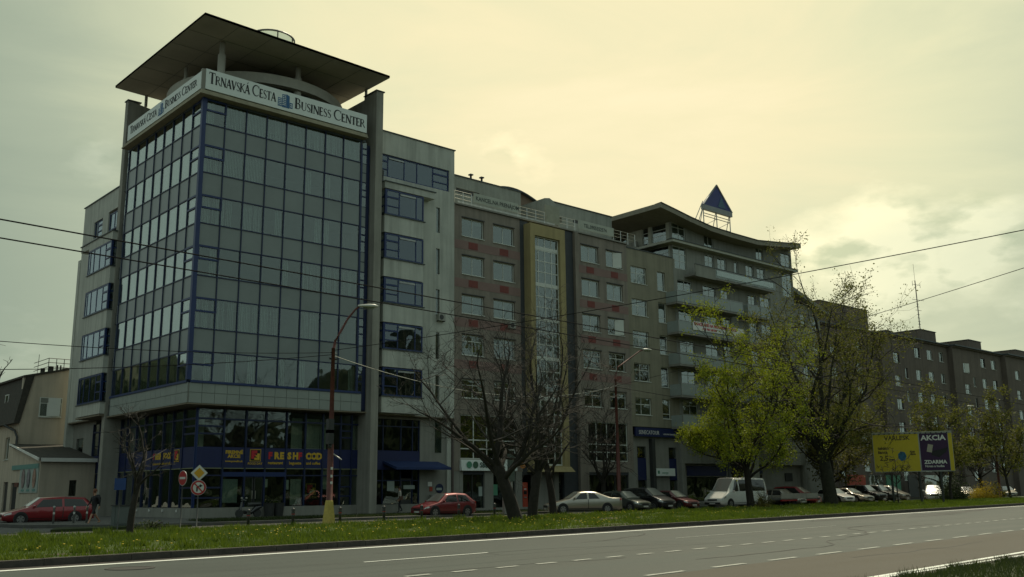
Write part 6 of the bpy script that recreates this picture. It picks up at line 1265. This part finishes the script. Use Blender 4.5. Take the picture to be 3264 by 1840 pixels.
car('hatchback_car', 'silver car half hidden behind the forsythia', 'hatch', silver, (120, 52.3, 0), H_+.6, PG)
car('hatchback_car', 'grey car at the right edge of the row', 'hatch', silver, (134, 53.2, 0), H_+.7, PG)
car('off_road_car', 'black off-road car with roof lamps behind the red estate', 'suv', blk_, (15.6, 66.0, 0), -pi/2-.3)
t = thing('car_trailer', 'low white flatbed trailer between the minibus and the ivied trunk', 'trailer', (74.7, 47.6, 0))
for i in range(3): box('side_board', 71.9+i*1.9+.02, 73.8+i*1.9-.02, 46.7, 46.76, .62, 1.05, mat('trailer_board', (.42, .40, .34), .7, var=.15), t)
box('bed', 71.9, 77.6, 46.78, 48.7, .55, .68, metal, t); box('red_chassis', 72.0, 77.5, 46.72, 46.9, .42, .54, sred, t); box('rear_board', 77.6, 77.66, 46.7, 48.7, .62, 1.05, MATS['trailer_board'], t)
for x in (74.0, 75.1): b = MB(); b.tube([(x, 46.8, .3), (x, 47.0, .3)], .3, 16); b.ob('wheel', tyre, t)
tube('drawbar', [(71.9, 47.7, .5), (70.9, 47.7, .45)], .06, dmetal, t, 6)

# ------------------------------------------------------------------ people
def person(label, loc, rz, pose, top, bottom, hair, skin, shorts=False, bag=None):
    t = thing('person', label, 'person', (0, 0, 0))
    J = dict(pelvis=(0, 0, .95), waist=(0, 0, 1.08), chest=(.01, 0, 1.32), neck=(.01, 0, 1.47), head0=(.03, 0, 1.56), head1=(.03, 0, 1.70))
    st, sw = pose
    V = [J['pelvis'], J['waist'], J['chest'], J['neck'], J['head0'], J['head1']]; Rr = [(.15, .115), (.135, .10), (.17, .11), (.055, .055), (.075, .085), (.07, .08)]; E_ = [(0, 1), (1, 2), (2, 3), (3, 4), (4, 5)]
    def chain(root, pts, rad):
        p = root
        for q, r in zip(pts, rad): V.append(q); Rr.append((r, r) if not hasattr(r, '__len__') else r); E_.append((p, len(V)-1)); p = len(V)-1
        return p
    for sg_, f_ in ((1, st), (-1, -st)):
        k = Vector((f_*.55, sg_*.10, .50)); kb_ = .18 if f_ < 0 else 0; ft = Vector((f_*1.15-(.12 if f_ < 0 else 0), sg_*.10, .09+(.08 if f_ < 0 else 0)))
        chain(0, [(0, sg_*.09, .90), tuple(k+Vector((.03, 0, 0))), tuple(ft), tuple(ft+Vector((.15, 0, -.04)))], [.085, .058, .042, .035])
        ar = -f_*sw
        hnd = chain(2, [(0, sg_*.19, 1.40), (ar*.45-.02, sg_*.24, 1.14), (ar+.06, sg_*.25, .92), (ar+.09, sg_*.25, .84)], [.055, .042, .03, .028])
        for fi in range(4): o_ = (fi-1.5)*.018; h_ = Vector(V[hnd]); chain(hnd, [tuple(h_+Vector((.012+o_, 0, -.05))), tuple(h_+Vector((.022+o_, -sg_*.012, -.09+abs(fi-1.3)*.008)))], [.009, .007])
        h_ = Vector(V[hnd]); chain(hnd, [tuple(h_+Vector((.045, -sg_*.01, -.01))), tuple(h_+Vector((.06, -sg_*.015, -.045)))], [.010, .008])
    me = bpy.data.meshes.new('body'); me.from_pydata(V, E_, []); o = bpy.data.objects.new('body', me); COL.objects.link(o)
    sk = o.modifiers.new('s', 'SKIN'); o.modifiers.new('u', 'SUBSURF').levels = 1
    for i, r in enumerate(Rr): me.skin_vertices[0].data[i].radius = r
    me.skin_vertices[0].data[0].use_root = True
    dg = bpy.context.evaluated_depsgraph_get(); dg.update(); m2 = bpy.data.meshes.new_from_object(o.evaluated_get(dg)); bpy.data.objects.remove(o)
    m2.materials.clear()
    for q in (skin, top, bottom, plas): m2.materials.append(q)
    for p in m2.polygons:
        c_ = p.center; mi = 0
        if c_.z < .10: mi = 3
        elif c_.z < (.97) and abs(c_.y) < .20: mi = 2 if (not shorts or c_.z > .55) else 0
        elif c_.z < 1.46 and not (abs(c_.y) > .19 and c_.z < .93): mi = 1
        p.material_index = mi; p.use_smooth = True
    bo = bpy.data.objects.new('body', m2); COL.objects.link(bo); bo.parent = t; WL[bo.name] = (0, 0, 0)
    b = MB(); b.lathe((.015, 0, 1.60), [(.085, 0), (.102, .05), (.105, .11), (.085, .165), (.03, .19)], 14); hr = b.ob('hair', hair, t, smooth=True)
    b = MB(); b.prism([(.105, -.012, 1.60), (.105, .012, 1.60), (.10, .004, 1.645), (.10, -.004, 1.645)], (.03, 0, -.005)); b.ob('nose', skin, t)
    for sg_ in (1, -1): b = MB(); b.lathe((.105, sg_*.032, 1.636), [(.010, 0), (.012, .006), (.008, .012)], 8); b.ob('eye', black, t); b = MB(); b.lathe((.02, sg_*.098, 1.60), [(.012, 0), (.018, .03), (.008, .055)], 8); b.ob('ear', skin, t)
    b = MB(); b.box(.106, .114, -.025, .025, 1.573, 1.582); b.ob('mouth', redl, t)
    t.location = loc; t.rotation_euler = (0, 0, rz); WL[t.name] = tuple(loc); return t
skin = mat('skin', (.40, .22, .14), .6, var=.03); hairm = mat('dark_hair', (.02, .014, .01), .7); hairr = mat('reddish_hair', (.14, .05, .02), .7)
p1 = person('person in dark jacket and shorts walking past the small bare tree with a backpack', (17.5, 51.2, .06), radians(200), (.32, .55), mat('dark_jacket', (.012, .012, .014), .8), mat('dark_shorts', (.02, .02, .02), .8), hairr, skin, True)
b = MB(); b.lathe((17.5+.17*cos(radians(20)), 51.2+.17*sin(radians(20)), 1.08), [(.08, 0), (.15, .06), (.16, .3), (.10, .45), (.03, .48)], 10); tag(b.ob('backpack', mat('backpack_cloth', (.015, .016, .02), .8), org=(17.56, 51.22, 1.08), smooth=True), 'black backpack on the back of the walking person', 'backpack')
p2 = person('person in pale shirt and dark trousers standing at the entrance door', (38.9, 55.0, .14), radians(150), (.05, .3), mat('pale_shirt', (.45, .42, .36), .8), mat('dark_trousers', (.015, .015, .018), .8), hairm, skin)
b = MB(); b.box(38.72, 39.0, 54.75, 54.85, .98, 1.25); tag(b.ob('shoulder_bag', mat('bag_leather', (.10, .05, .03), .6), org=(38.86, 54.8, 1.1)), 'small brown bag held by the person in the pale shirt', 'bag')
